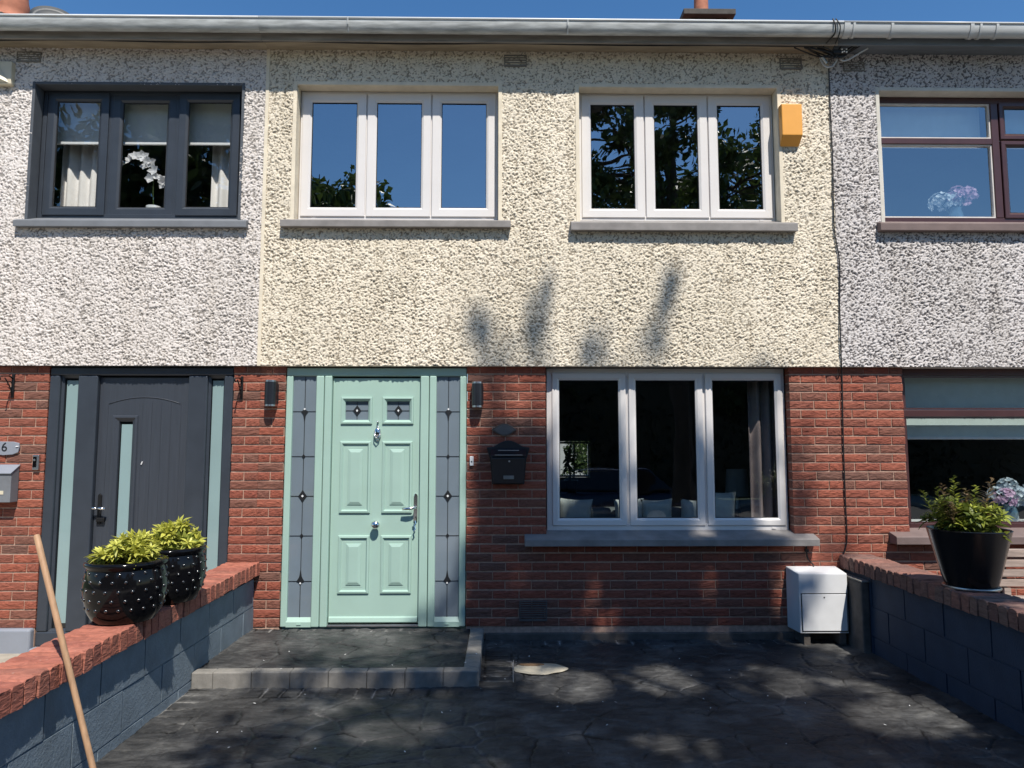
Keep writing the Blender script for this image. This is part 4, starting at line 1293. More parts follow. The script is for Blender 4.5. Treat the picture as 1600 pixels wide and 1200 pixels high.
# ------------------------------------------------------------------ roof-top things
chimney(house_m, 2.45, 3.16, 3.05, 3.75, 7.47, [2.79], roof_m)
chimney(house_l, -7.2, -6.05, 2.2, 2.9, 6.80, [], roof_l)
MB().lathe([(.24, 6.80), (.25, 6.86), (.2, 6.92), (.19, 7.0), (.205, 7.06), (.18, 7.16), (.15, 7.42), (.17, 7.46), (.12, 7.46)], (-6.19, 2.55, 0), 28).build('chimney_pot', M['terracotta'], roof_l, smooth='auto')
dish = empty('satellite_dish', (-4.36, .75, 5.5), label='grey satellite dish poking above the left gutter', cat='satellite dish')
dm = MB().lathe([(0, .03), (.08, .024), (.15, .008), (.19, -.012), (.192, -.018), (.15, .0), (.08, .016), (0, .022)], (0, 0, 0), 32, 'y')
mt = Matrix.Rotation(R(28), 3, 'Z') @ Matrix.Rotation(R(-22), 3, 'X')
dm.v = [tuple(mt @ Vector((x, y, z * .85)) + Vector((-4.375, .6, 5.695))) for x, y, z in dm.v]
dm.build('reflector', M['dish'], dish, smooth=True)
MB().tube([(-4.36, .62, 5.69), (-4.36, .75, 5.62), (-4.36, .76, 5.48)], .016, 8).build('mast', M['steel'], dish)

# ------------------------------------------------------------------ garden walls
def coping_proto(mat, w, k):
    rs = np.random.RandomState(300 + k)
    m = MB()
    h, t = .105, .074
    def pt(x, y, z):
        return (x + rs.normal(0, .0022), y + rs.normal(0, .0012), z + rs.normal(0, .0022))
    nx = 5
    vs = []; fs = []
    # cross-section loop (y,z) with softened arris, swept along x
    sec = [(-t / 2, 0.0), (-t / 2, h - .012), (-t / 2 + .008, h - .002), (0, h), (t / 2 - .008, h - .002), (t / 2, h - .012), (t / 2, 0.0)]
    xs = [-w / 2, -w / 2 + .008, -w / 4, 0, w / 4, w / 2 - .008, w / 2]
    for i, x in enumerate(xs):
        s = .965 if i in (0, len(xs) - 1) else 1.0
        for (y, z) in sec:
            vs.append(pt(x, y * s, z * (s if z > 0 else 1)))
    n = len(sec)
    for i in range(len(xs) - 1):
        for j in range(n - 1):
            a = i * n + j
            fs.append((a, a + 1, a + n + 1, a + n))
    fs.append(tuple(range(n))); fs.append(tuple(range((len(xs) - 1) * n, len(xs) * n)))
    m.add(vs, fs)
    me = bpy.data.meshes.new('coping_brick'); me.from_pydata(m.v, [], m.f)
    bm = bmesh.new(); bm.from_mesh(me); bmesh.ops.recalc_face_normals(bm, faces=bm.faces); bm.to_mesh(me); bm.free()
    me.materials.append(mat)
    return me

def block_proto(mat, w, k):
    rs = np.random.RandomState(500 + k)
    me = bpy.data.meshes.new('block')
    m = MB().box(-w / 2, w / 2, -.2195, .2195, -.1075, .1075)
    me.from_pydata([(x + rs.normal(0, .001), y, z) for x, y, z in m.v], [], m.f)
    bm = bmesh.new(); bm.from_mesh(me); bmesh.ops.recalc_face_normals(bm, faces=bm.faces); bm.to_mesh(me); bm.free()
    me.materials.append(mat)
    return me

def garden_wall(name, label, xf, side, w, wc, yend, ztop, cmat, bmat, slope, xcop=None):
    """xf: face towards the driveway; side: -1 wall lies to the left of xf, +1 to the right"""
    root = empty(name, (xf, -1.5, -.1), label=label, cat='garden wall', group='front garden walls')
    xc = xf + side * w / 2
    xb_ = xc
    CB = [coping_proto(cmat, wc, k) for k in range(6)]
    BK = [block_proto(bmat, w, k) for k in range(3)]
    pitch = .083
    y = -.045
    while y > yend:
        me = CB[rng.randrange(6)]
        o = bpy.data.objects.new('coping_brick', me); COL.objects.link(o); o.parent = root
        o.location = Vector((xc + rng.uniform(-.003, .003), y, ztop - .105 + slope * y + rng.uniform(-.002, .002))) - ORG[root.name]
        o.rotation_euler = (rng.uniform(-.015, .015), rng.uniform(-.012, .012), rng.uniform(-.015, .015))
        y -= pitch
    zt = ztop - .105 + slope * yend / 2
    MB().add([(xc - wc / 2 + .012, 0, ztop - .104), (xc + wc / 2 - .012, 0, ztop - .104), (xc + wc / 2 - .012, yend, ztop - .104 + slope * yend), (xc - wc / 2 + .012, yend, ztop - .104 + slope * yend),
              (xc - wc / 2 + .012, 0, ztop - .016), (xc + wc / 2 - .012, 0, ztop - .016), (xc + wc / 2 - .012, yend, ztop - .016 + slope * yend), (xc - wc / 2 + .012, yend, ztop - .016 + slope * yend)],
             [(0, 3, 2, 1), (4, 5, 6, 7), (0, 1, 5, 4), (1, 2, 6, 5), (2, 3, 7, 6), (3, 0, 4, 7)]).build('coping_mortar', M['copingmortar'], root)
    zb = [ztop - .105 - .1135 + slope * yend * .5, ztop - .105 - .3385 + slope * yend * .5, ztop - .105 - .5635 + slope * yend * .5]
    for c, z in enumerate(zb):
        y = -.12 - .22 * (c % 2)
        first = True
        y = 0 if c % 2 == 0 else .225
        while y > yend:
            yc = y - .225
            if yc + .2195 > 0:
                s = (0 - (yc - .2195)) / .439
                o = bpy.data.objects.new('block', BK[rng.randrange(3)]); COL.objects.link(o); o.parent = root
                o.scale = (1, s, 1)
                o.location = Vector((xc, (yc - .2195) / 2, z)) - ORG[root.name]
            else:
                o = bpy.data.objects.new('block', BK[rng.randrange(3)]); COL.objects.link(o); o.parent = root
                o.location = Vector((xc + rng.uniform(-.0015, .0015), yc, z)) - ORG[root.name]
                o.rotation_euler = (rng.uniform(-.002, .002), 0, 0)
            y -= .45
    MB().box(xc - w / 2 + .006, xc + w / 2 - .006, yend, 0, -.4, ztop - .11 + slope * yend).build('joint_mortar', bmat, root)
    return root
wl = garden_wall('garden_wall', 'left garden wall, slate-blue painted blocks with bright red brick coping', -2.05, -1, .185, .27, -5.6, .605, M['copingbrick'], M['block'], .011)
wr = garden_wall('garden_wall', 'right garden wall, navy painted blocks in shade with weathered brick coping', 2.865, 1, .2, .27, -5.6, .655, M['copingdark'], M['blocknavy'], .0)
# rendered stub where the right wall meets the house
MB().box(2.80, 2.864, -.42, -.004, -.05, .50).build('wall_stub', M['plinth'], wr, bev=.012)
MB().box(2.795, 2.864, -.43, -.004, .5004, .514).build('stub_cap', M['kerb'], wr, bev=.004)

# ------------------------------------------------------------------ doorstep
ds = empty('doorstep', (-1.1, -.6, -.03), label='raised dark paved doorstep with pale kerb edging at the green door', cat='doorstep')
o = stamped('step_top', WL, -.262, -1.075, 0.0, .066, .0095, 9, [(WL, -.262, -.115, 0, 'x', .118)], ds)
o.name = 'paved_top'
MB().box(WL, -.262, -1.075, 0.002, -.2, .052).build('step_core', M['plinth'], ds)
x = WL + .003
k = 0
while x < -.16:
    L = .253 if k else .14
    x2 = min(x + L, -.150)
    if -.150 - x2 < .08: x2 = -.150
    MB().box(x + .001, x2 - .001, -1.172 + rng.uniform(-.002, .002), -1.077, -.10, .071 + rng.uniform(-.002, .002)).build('kerb_block', M['kerb'], ds, bev=.008, seg=3)
    x = x2; k += 1
y = -1.0745
for L in (.26, .26, .26, .27):
    MB().box(-.258, -.150 + rng.uniform(-.002, .002), y, min(y + L - .004, -.004), -.10, .071 + rng.uniform(-.002, .002)).build('kerb_block', M['kerb'], ds, bev=.008, seg=3)
    y += L

# ------------------------------------------------------------------ plants and pots
def leaf(m, base, d, up, L, wd, tint, fold=.25, droop=.25):
    """one pointed leaf: 4 cross pairs -> 6 quads/tris"""
    d = d.normalized()
    s = d.cross(up).normalized()
    n = s.cross(d).normalized()
    b = len(m.v)
    prof = [(0, .12), (.3, .85), (.6, 1.0), (1.0, 0.0)]
    for (t, w) in prof:
        c = base + d * (L * t) - n * (droop * L * t * t)
        if w == 0:
            m.v.append(tuple(c)); m.tint.append(tint)
        else:
            for q in (-1, 0, 1):
                p = c + s * (q * wd * .5 * w) + n * (abs(q) * fold * wd * .5 * w)
                m.v.append(tuple(p)); m.tint.append(tint)
    for k in range(2):
        a = b + 3 * k
        m.f += [(a, a + 1, a + 4, a + 3), (a + 1, a + 2, a + 5, a + 4)]
    m.f += [(b + 6, b + 7, b + 9), (b + 7, b + 8, b + 9)]

def rosette(seed, L, wd, n, t0, t1):
    r = random.Random(seed)
    m = MB(); m.tint = []
    for ring, (el, cnt, sc) in enumerate(((5, n // 2, 1.0), (32, n // 3 + 1, .92), (62, n // 4 + 1, .72))):
        for i in range(cnt):
            a = 2 * math.pi * (i + .5 * ring) / cnt + r.uniform(-.25, .25)
            e = R(el + r.uniform(-14, 14))
            d = Vector((math.cos(a) * math.cos(e), math.sin(a) * math.cos(e), math.sin(e)))
            leaf(m, Vector((0, 0, .004 * ring)), d, Vector((0, 0, 1)) if e < 1.2 else Vector((1, 0, 0)), L * sc * r.uniform(.8, 1.15), wd * sc * r.uniform(.85, 1.15), r.uniform(t0, t1), .3, r.uniform(.1, .4))
    me = bpy.data.meshes.new('leaf_cluster')
    me.from_pydata(m.v, [], m.f)
    at = me.attributes.new("tint", 'FLOAT', 'POINT'); at.data.foreach_set('value', np.array(m.tint, dtype=np.float32))
    me.shade_smooth()
    return me
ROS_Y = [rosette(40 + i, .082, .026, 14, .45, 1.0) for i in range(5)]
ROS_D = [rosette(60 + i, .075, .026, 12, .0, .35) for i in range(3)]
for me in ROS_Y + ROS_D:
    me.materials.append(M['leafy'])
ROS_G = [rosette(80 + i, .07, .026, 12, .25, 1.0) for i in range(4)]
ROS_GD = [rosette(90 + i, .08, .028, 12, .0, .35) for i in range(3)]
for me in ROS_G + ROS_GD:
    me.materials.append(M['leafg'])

def put_ros(root, me, p, tilt, s):
    o = bpy.data.objects.new('leaf_cluster', me); COL.objects.link(o); o.parent = root
    o.location = Vector(p) - ORG[root.name]
    o.rotation_euler = (tilt[0], tilt[1], rng.uniform(0, 6.28))
    o.scale = (s, s, s)

def studded_pot(c, label, R0=.225, H=.335, plant=None):
    root = empty('potted_plant', c, label=label, cat='potted plant', group='studded black pots with lime-green shrubs')
    s = R0 / .225
    prof = [(0, 0), (.15, 0), (.163, .006), (.192, .06), (.211, .13), (.216, .19), (.210, .25), (.200, .288), (.198, .296), (.211, .306), (.215, .318), (.21, .33), (.196, .334), (.18, .326), (.176, .30), (.18, .25)]
    prof = [(r * s, h * H / .335) for r, h in prof]
    MB().lathe(prof, c, 48).build('pot', M['blackgloss'], root, smooth=True)
    st = MB().ball((0, 0, 0), .0105, 12, 8, 1, 1)
    me = bpy.data.meshes.new('stud'); me.from_pydata(st.v, [], st.f); me.materials.append(M['studgloss']); me.shade_smooth()
    for k, (rr_, hh) in enumerate(((.200, .085), (.2125, .135), (.2165, .185), (.2125, .235), (.204, .275))):
        for i in range(20):
            a = 2 * math.pi * (i + .5 * (k % 2)) / 20
            o = bpy.data.objects.new('stud', me); COL.objects.link(o); o.parent = root
            o.location = ((rr_ - .004) * s * math.cos(a), (rr_ - .004) * s * math.sin(a), hh * H / .335)
    MB().lathe([(0, H * .86), (.178 * s, H * .85)], c, 24).build('soil', M['soil'], root)
    return root

def shrub(root, c, n, rx, rz, zc, seed, Y, Dk, lean=(0, 0)):
    r = random.Random(seed)
    stems = MB()
    for i in range(n):
        # clusters on an uneven dome
        u = r.random(); a = r.uniform(0, 2 * math.pi)
        el = math.asin(r.uniform(-.15, 1.0))
        rad = r.uniform(.82, 1.08)
        p = Vector((c[0] + lean[0] + rx * rad * math.cos(a) * math.cos(el), c[1] + lean[1] + rx * rad * math.sin(a) * math.cos(el), c[2] + zc + rz * rad * math.sin(el)))
        put_ros(root, r.choice(Y), p, (-.6 * math.sin(a) * math.cos(el), .6 * math.cos(a) * math.cos(el)), r.uniform(.5, 1.05))
        if i % 2 == 0:
            stems.tube([(c[0] + r.uniform(-.03, .03), c[1] + r.uniform(-.03, .03), c[2]), ((c[0] + p.x) / 2 + r.uniform(-.02, .02), (c[1] + p.y) / 2, (c[2] + p.z) / 2 + .02), tuple(p)], [.006, .004, .003], 5)
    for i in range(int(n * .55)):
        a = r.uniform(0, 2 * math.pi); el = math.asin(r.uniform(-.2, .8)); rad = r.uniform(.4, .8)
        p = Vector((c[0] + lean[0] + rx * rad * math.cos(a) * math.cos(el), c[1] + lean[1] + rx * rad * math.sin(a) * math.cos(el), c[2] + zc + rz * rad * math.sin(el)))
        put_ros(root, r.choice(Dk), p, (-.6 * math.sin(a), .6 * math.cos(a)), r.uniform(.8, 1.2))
    stems.build('stem', M['bark'], root)

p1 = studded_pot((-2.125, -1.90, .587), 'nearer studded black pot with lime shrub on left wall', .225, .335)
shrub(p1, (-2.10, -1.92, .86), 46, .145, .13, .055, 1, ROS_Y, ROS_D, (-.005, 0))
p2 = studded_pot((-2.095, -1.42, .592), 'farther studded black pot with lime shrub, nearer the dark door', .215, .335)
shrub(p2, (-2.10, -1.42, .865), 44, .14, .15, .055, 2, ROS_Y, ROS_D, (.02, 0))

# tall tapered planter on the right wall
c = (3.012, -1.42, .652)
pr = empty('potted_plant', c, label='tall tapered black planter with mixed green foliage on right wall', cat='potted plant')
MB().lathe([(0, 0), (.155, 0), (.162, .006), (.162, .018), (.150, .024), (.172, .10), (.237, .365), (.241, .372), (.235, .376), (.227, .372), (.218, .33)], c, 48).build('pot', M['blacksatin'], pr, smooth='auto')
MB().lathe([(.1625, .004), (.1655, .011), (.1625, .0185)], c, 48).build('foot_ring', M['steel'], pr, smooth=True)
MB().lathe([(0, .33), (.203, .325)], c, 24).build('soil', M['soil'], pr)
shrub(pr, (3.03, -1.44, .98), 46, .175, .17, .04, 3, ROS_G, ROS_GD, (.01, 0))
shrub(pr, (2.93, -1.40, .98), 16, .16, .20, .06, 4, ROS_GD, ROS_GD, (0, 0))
def plume(base, top, seed):
    r = random.Random(seed)
    m = MB(); m.tint = []
    b = Vector(base); t = Vector(top)
    n = 44
    for i in range(n):
        f = i / (n - 1)
        p = b.lerp(t, .25 + .75 * f)
        a = r.uniform(0, 6.28)
        d = Vector((math.cos(a), math.sin(a), .7))
        leaf(m, p, d, Vector((0, 0, 1)), .085 * (1.12 - f) + .014, .016, r.random(), .2, .2)
    for q in range(3):
        pass
    m.build('flower_plume', M['plume'] if seed % 2 else M['leafg'], pr)
for i, (bx, by, tx, ty, tz) in enumerate(((2.88, -1.42, 2.80, -1.45, 1.29), (2.92, -1.38, 2.87, -1.40, 1.31), (2.95, -1.40, 2.935, -1.42, 1.36), (2.99, -1.42, 3.0, -1.44, 1.28), (3.03, -1.42, 3.05, -1.46, 1.30), (3.06, -1.46, 3.13, -1.5, 1.35), (2.84, -1.44, 2.70, -1.46, 1.27), (2.9, -1.48, 2.84, -1.52, 1.2), (2.93, -1.45, 2.90, -1.5, 1.22))):
    plume((bx, by, 1.0), (tx, ty, tz), i)

# broom handle leaning on the left wall
bh = empty('broom_handle', (-1.80, -2.62, -.03), label='bare wooden broom handle leaning against the left garden wall', cat='broom handle')
MB().tube([(-1.789, -2.68, -.03), (-1.833, -2.68, .117), (-1.99, -2.68, .636), (-2.143, -2.68, 1.142), (-2.145, -2.68, 1.15)], [.0135, .0135, .0135, .0135, .009], 14).build('handle', M['wood'], bh, smooth='auto')

# bench behind the right wall
be = empty('garden_bench', (4.3, -.8, -.06), label='weathered slatted wooden bench behind the right garden wall', cat='bench')
for i in range(4):
    MB().box(3.74, 4.9, -1.05 + .105 * i, -.96 + .105 * i, .42, .445).build('seat_slat', M['slat'], be, bev=.004)
for i in range(4):
    MB().box(3.74, 4.9, -.60 - .012 * i + .0, -.578, .50 + .075 * i, .555 + .075 * i).build('back_slat', M['slat'], be, bev=.004)
for x in (3.8, 4.75):
    for y in (-1.03, -.6):
        MB().box(x, x + .05, y, y + .05, -.06, .42 if y < -.9 else .49).build('leg', M['slat'], be)
    MB().box(x, x + .04, -.575, -.54, .4, .80).build('back_post', M['slat'], be)

# cement patch on the driveway
def blob(cx, cy, rx, ry, z, seed, n=40, amp=.16):
    r = random.Random(seed)
    ph = [r.uniform(0, 6.28) for _ in range(4)]
    ring = []
    for i in range(n):
        a = 2 * math.pi * i / n
        k = 1 + amp * (.5 * math.sin(2 * a + ph[0]) + .3 * math.sin(3 * a + ph[1]) + .25 * math.sin(5 * a + ph[2]) + .15 * math.sin(9 * a + ph[3]))
        ring.append((cx + rx * k * math.cos(a), cy + ry * k * math.sin(a)))
    m = MB()
    m.add([(x, y, z) for x, y in ring] + [(cx + (x - cx) * .93, cy + (y - cy) * .93, z + .006) for x, y in ring] + [(cx, cy, z + .008)],
          [(i, (i + 1) % n, (i + 1) % n + n, i + n) for i in range(n)] + [(i + n, (i + 1) % n + n, 2 * n) for i in range(n)])
    return m
cp = empty('cement_patch', (.27, -.79, -.03), label='cream cement patch with a brown smear on the driveway by the step', cat='patch')
blob(.27, -.80, .18, .135, -.026, 4).build('cement', M['cement'], cp, smooth=True)
blob(.215, -.735, .085, .028, -.0175, 8).build('smear', M['rust'], cp, smooth=True)
cb5 = empty('cable', (.085, -.75, -.03), label='thin pale cord added for the bright crack line beside the cement patch', cat='cord')
MB().tube([(.088, -.6, -.024), (.083, -.7, -.023), (.08, -.9, -.022), (.078, -1.1, -.022)], .0018, 6).build('strand', M['greycable'], cb5)  # added strand drawing the light along a crack in the drive
# specks of litter
lt = MB(); r = random.Random(12)
for i in range(46):
    x = r.uniform(-1.7, 2.6); y = -r.uniform(.1, 2.3) ; z = -.027
    if -2.0 < x < -.15 and y > -1.2:
        z = .074
    s = r.uniform(.004, .011); a = r.uniform(0, 3.1)
    c_, s_ = math.cos(a) * s, math.sin(a) * s
    lt.add([(x - c_, y - s_, z), (x + s_ * .5, y - c_ * .5, z + .002), (x + c_, y + s_, z + .004), (x - s_ * .6, y + c_ * .6, z + .003)], [(0, 1, 2, 3)])
lt.build('fallen_petals', M['whiteplastic'], label='tiny white petals and crumbs scattered over the dark driveway', cat='litter', kind='stuff')

# ------------------------------------------------------------------ things inside the windows
def drape(x0, x1, z0, z1, y, mat, name, label, cat, folds, amp=.03, group=None):
    n = folds * 10
    m = MB()
    vs = []; fs = []
    for i in range(n + 1):
        t = i / n
        yy = y + amp * math.sin(t * folds * 2 * math.pi) + .3 * amp * math.sin(t * folds * 4.7)
        for k, z in enumerate((z0, (z0 + z1) / 2, z1)):
            vs.append((x0 + (x1 - x0) * t, yy * 1.0 + .004 * k, z))
    for i in range(n):
        for k in range(2):
            a = i * 3 + k
            fs.append((a, a + 3, a + 4, a + 1))
    o = m.add(vs, fs).build(name, mat, None, smooth=True, loc=((x0 + x1) / 2, y, z0), label=label, cat=cat, group=group)
    sd_ = o.modifiers.new('thick', 'SOLIDIFY'); sd_.thickness = .004
    return o
def blind(x0, x1, z0, z1, y, mat, label):
    r = empty('roller_blind', ((x0 + x1) / 2, y, z0), label=label, cat='blind', group='roller blinds behind the glass')
    MB().box(x0, x1, y, y + .004, z0 + .02, z1).build('fabric', mat, r)
    MB().box(x0, x1, y - .008, y + .012, z0, z0 + .024).build('bottom_bar', M['whiteplastic'], r, bev=.004)
    MB().tube([(x0, y + .02, z1 - .02), (x1, y + .02, z1 - .02)], .022, 10).build('roller', M['whiteplastic'], r, smooth=True)
    return r
blind(-4.02, -2.31, 4.262, 4.70, .19, M['blind'], 'pale blind half lowered in the left anthracite upstairs window')
drape(-4.04, -3.60, 2.8, 4.72, .33, M['curtain'], 'curtain', 'pale pleated curtain at the left side of anthracite upstairs window', 'curtain', 4, group='curtains of the left bedroom')
drape(-2.67, -2.30, 2.8, 4.72, .33, M['curtain'], 'curtain', 'pale curtain at the right side of anthracite upstairs window', 'curtain', 3, group='curtains of the left bedroom')
# inner window boards that carry the ornaments
for h_, a, b, z, y0, y1 in ((house_l, -4.05, -2.285, 3.635, .125, .32), (house_r, 3.35, 5.3, 3.575, .125, .34), (house_r, RW + .03, 5.3, .895, .165, .5), (house_m, .40, 2.43, .895, .155, .33)):
    MB().box(a, b, y0, y1, z - .025, z).build('window_board', M['whiteplastic'], h_)
def flower(m, c, d, r_, n, rs, wd=.8):
    d = Vector(d).normalized()
    u = d.cross(Vector((0, 0, 1)) if abs(d.z) < .9 else Vector((1, 0, 0))).normalized(); w = d.cross(u)
    for i in range(n):
        a = 2 * math.pi * i / n + rs.uniform(-.2, .2)
        q = (u * math.cos(a) + w * math.sin(a)) + d * rs.uniform(.1, .5)
        leaf(m, Vector(c), q, d, r_ * rs.uniform(.85, 1.15), r_ * wd, rs.random(), .15, -.1)
orr = empty('orchid', (-3.124, .21, 3.635), label='white orchid in a white pot in the anthracite upstairs window', cat='orchid')
MB().lathe([(0, 0), (.05, 0), (.062, .02), (.064, .06), (.058, .062), (.05, .05), (0, .045)], (-3.124, .21, 3.636), 24).build('pot', M['whiteplastic'], orr, smooth='auto')
st = curve([(-3.124, .21, 3.68), (-3.13, .2, 3.8), (-3.135, .2, 3.98), (-3.16, .2, 4.09), (-3.24, .2, 4.14), (-3.34, .2, 4.13), (-3.41, .2, 4.08)])
MB().tube(st, .0045, 6).build('stem', M['leafg'], orr)
rs = random.Random(31)
for (x, z, rad) in ((-3.405, 4.075, .045), (-3.345, 4.125, .055), (-3.285, 4.15, .06), (-3.225, 4.15, .06), (-3.165, 4.10, .06), (-3.205, 4.07, .05), (-3.12, 4.02, .055), (-3.155, 3.945, .05), (-3.10, 3.96, .045), (-3.03, 3.91, .06), (-3.06, 3.95, .04)):
    fm = MB(); fm.tint = []
    flower(fm, (x, .185 + rs.uniform(-.015, .015), z), (rs.uniform(-.5, .5), -1, rs.uniform(-.3, .4)), rad, 5, rs, .72)
    flower(fm, (x, .178, z), (rs.uniform(-.3, .3), -1, .1), rad * .6, 4, rs, .6)
    fm.build('blossom', M['petalw'], orr)
def hydrangea(name, c, heads, label, stems=True):
    r = empty(name, c, label=label, cat='flowers')
    MB().lathe([(0, 0), (.05, 0), (.065, .03), (.06, .09), (.045, .13), (.05, .15)], c, 24).build('vase', M['vase'], r, smooth=True)
    rs = random.Random(int(c[0] * 100))
    for (dx, dy, dz, rad, mt) in heads:
        m = MB(); m.tint = []
        for i in range(46):
            a = rs.uniform(0, 6.28); e = math.asin(rs.uniform(-.5, 1))
            d = Vector((math.cos(a) * math.cos(e), math.sin(a) * math.cos(e), math.sin(e)))
            p = Vector((c[0] + dx, c[1] + dy, c[2] + dz)) + d * rad
            flower(m, p, d, rad * .33, 4, rs, .9)
        m.build('flower_head', mt, r)
        MB().tube([(c[0], c[1], c[2] + .03), (c[0] + dx, c[1] + dy, c[2] + dz)], .004, 5).build('stem', M['leafg'], r)
    return r
hydrangea('flower_vase', (4.14, .23, 3.576), [(-.14, 0, .20, .085, M['petalb']), (-.03, .02, .21, .08, M['petalb']), (.09, -.02, .25, .085, M['petalp']), (.03, 0, .27, .08, M['petalp'])], 'pale blue and pink hydrangeas in the brown upstairs window')
hydrangea('flower_vase', (4.50, .27, .896), [(-.05, -.02, .20, .085, M['petalp']), (.07, .0, .24, .09, M['petalb']), (.14, .02, .18, .085, M['petalb']), (-.09, .03, .23, .07, M['petalb']), (.02, .04, .30, .075, M['petalb'])], 'pink and pale blue hydrangeas in the brown ground floor window')
blind(3.40, 4.38, 4.275, 4.70, .19, M['blindteal'], 'pale teal blind in the brown upstairs window')
blind(4.46, 5.35, 4.275, 4.70, .19, M['blindteal'], 'pale teal blind at the right edge of the picture upstairs')
blind(RW + .05, 5.35, 1.62, 2.25, .23, M['blindteal'], 'teal grey blind half lowered in the brown ground floor window')
# sofa, cushions, lamp and curtain in the front room
so = empty('sofa', (1.4, .8, .102), label='dark grey sofa with its back to the ground floor window', cat='sofa')
MB().box(.45, 2.2, .58, .80, .12, .99).build('backrest', M['sofa'], so, bev=.05, seg=4)
MB().box(.5, 2.15, .80, 1.45, .15, .50).build('seat', M['sofa'], so, bev=.05, seg=4)
for x in (.3, 2.18):
    MB().box(x, x + .17, .60, 1.45, .12, .72).build('armrest', M['sofa'], so, bev=.05, seg=4)
for x in (.5, 2.05):
    for y in (.65, 1.35):
        MB().box(x, x + .05, y, y + .05, .102, .16).build('leg', M['iron'], so)
def cushion(x0, x1, z0, z1, y, mat, label, rot):
    m = MB()
    n = 12
    vs = []; fs = []
    cx, cz = (x0 + x1) / 2, (z0 + z1) / 2
    for side in (-1, 1):
        for j in range(n + 1):
            for i in range(n + 1):
                u = -1 + 2 * i / n; v = -1 + 2 * j / n
                pin = 1 - .10 * (1 - abs(v) ** 2) * abs(u) ** 3
                pin2 = 1 - .10 * (1 - abs(u) ** 2) * abs(v) ** 3
                t = side * .075 * ((1 - u ** 4) * (1 - v ** 4)) ** .6
                p = Vector((u * (x1 - x0) / 2 * pin, t, v * (z1 - z0) / 2 * pin2))
                p = Matrix.Rotation(rot, 3, 'Y') @ p
                vs.append((cx + p.x, y + p.y, cz + p.z))
        b = 0 if side < 0 else (n + 1) ** 2
        for j in range(n):
            for i in range(n):
                a = b + j * (n + 1) + i
                fs.append((a, a + 1, a + n + 2, a + n + 1))
    m.add(vs, fs)
    m.build('cushion', mat, None, smooth=True, loc=(cx, y, z0), label=label, cat='cushion', group='cushions along the sofa back')
cushion(.50, .82, .80, 1.09, .48, M['cushion'], 'pale linen cushion at the left end of the ground floor window', .05)
cushion(1.02, 1.30, .80, 1.085, .50, M['cushion'], 'pale cushion just left of the middle pane of ground floor window', -.04)
cushion(1.26, 1.55, .79, 1.085, .46, M['cushion'], 'pale plump cushion in the middle pane of ground floor window', -.03)
cushion(1.62, 1.86, .80, 1.08, .49, M['cushion'], 'pale cushion between middle and right panes of ground floor window', .05)
cushion(1.84, 2.12, .79, 1.155, .45, M['cushion'], 'tallest pale cushion, in the right pane of ground floor window', .03)
lp = empty('table_lamp', (2.53, 1.65, .5), label='table lamp with pale drum shade deep in the front room', cat='lamp')
MB().lathe([(.125, 1.03), (.105, 1.315), (.103, 1.315), (.123, 1.03)], (2.53, 1.65, 0), 28).build('lamp_shade', M['shade'], lp, smooth='auto')
MB().lathe([(0, .62), (.08, .62), (.085, .64), (.03, .68), (.05, .8), (.02, .95), (.012, 1.1)], (2.53, 1.65, 0), 20).build('lamp_base', M['steel'], lp, smooth=True)
sdt = empty('side_table', (2.53, 1.65, .102), label='small dark side table under the lamp', cat='table')
MB().box(2.3, 2.76, 1.42, 1.88, .59, .62).build('table_top', M['roomfloor'], sdt, bev=.005)
for x in (2.32, 2.70):
    for y in (1.44, 1.82):
        MB().box(x, x + .04, y, y + .04, .102, .59).build('leg', M['roomfloor'], sdt)
drape(2.20, 2.50, .15, 2.3, .27, M['curtainpink'], 'curtain', 'taupe curtain at the right side of the ground floor window', 'curtain', 3)

# ------------------------------------------------------------------ trees across the pavement (they shade the drive and show in the glass)
def make_crown(centres, radii, per, size, seed):
    rs = np.random.RandomState(seed)
    n = len(centres) * per
    c = np.repeat(np.array(centres), per, 0); rad = np.repeat(np.array(radii), per)
    d = rs.normal(size=(n, 3)); d /= np.linalg.norm(d, axis=1)[:, None]
    p = c + d * (rad * rs.rand(n) ** .45)[:, None] * np.array([1, 1, .75])
    a = rs.normal(size=(n, 3)); a[:, 2] -= .4; a /= np.linalg.norm(a, axis=1)[:, None]
    b = np.cross(a, rs.normal(size=(n, 3))); b /= np.linalg.norm(b, axis=1)[:, None]
    nn = np.cross(a, b)
    L = size * rs.uniform(.7, 1.3, n); Wd = L * rs.uniform(.45, .65, n)
    v = np.empty((n, 4, 3))
    v[:, 0] = p
    v[:, 1] = p + a * (L * .5)[:, None] + b * (Wd * .5)[:, None] + nn * (L * .1)[:, None]
    v[:, 2] = p + a * L[:, None]
    v[:, 3] = p + a * (L * .5)[:, None] - b * (Wd * .5)[:, None] + nn * (L * .1)[:, None]
    t = np.repeat(np.clip(rs.normal(.5, .25, n), 0, 1), 4)
    return v.reshape(-1, 3), t

def crown_mesh(v, t):
    n = len(v) // 4
    me = bpy.data.meshes.new('crown')
    me.vertices.add(len(v)); me.vertices.foreach_set('co', v.astype(np.float32).reshape(-1))
    me.loops.add(n * 4); me.loops.foreach_set('vertex_index', np.arange(n * 4, dtype=np.int32))
    me.polygons.add(n)
    me.polygons.foreach_set('loop_start', np.arange(0, n * 4, 4, dtype=np.int32))
    me.polygons.foreach_set('loop_total', np.full(n, 4, dtype=np.int32))
    me.update(calc_edges=True)
    at = me.attributes.new("tint", 'FLOAT', 'POINT'); at.data.foreach_set('value', t.astype(np.float32))
    me.materials.append(M['treeleaf'])
    return me

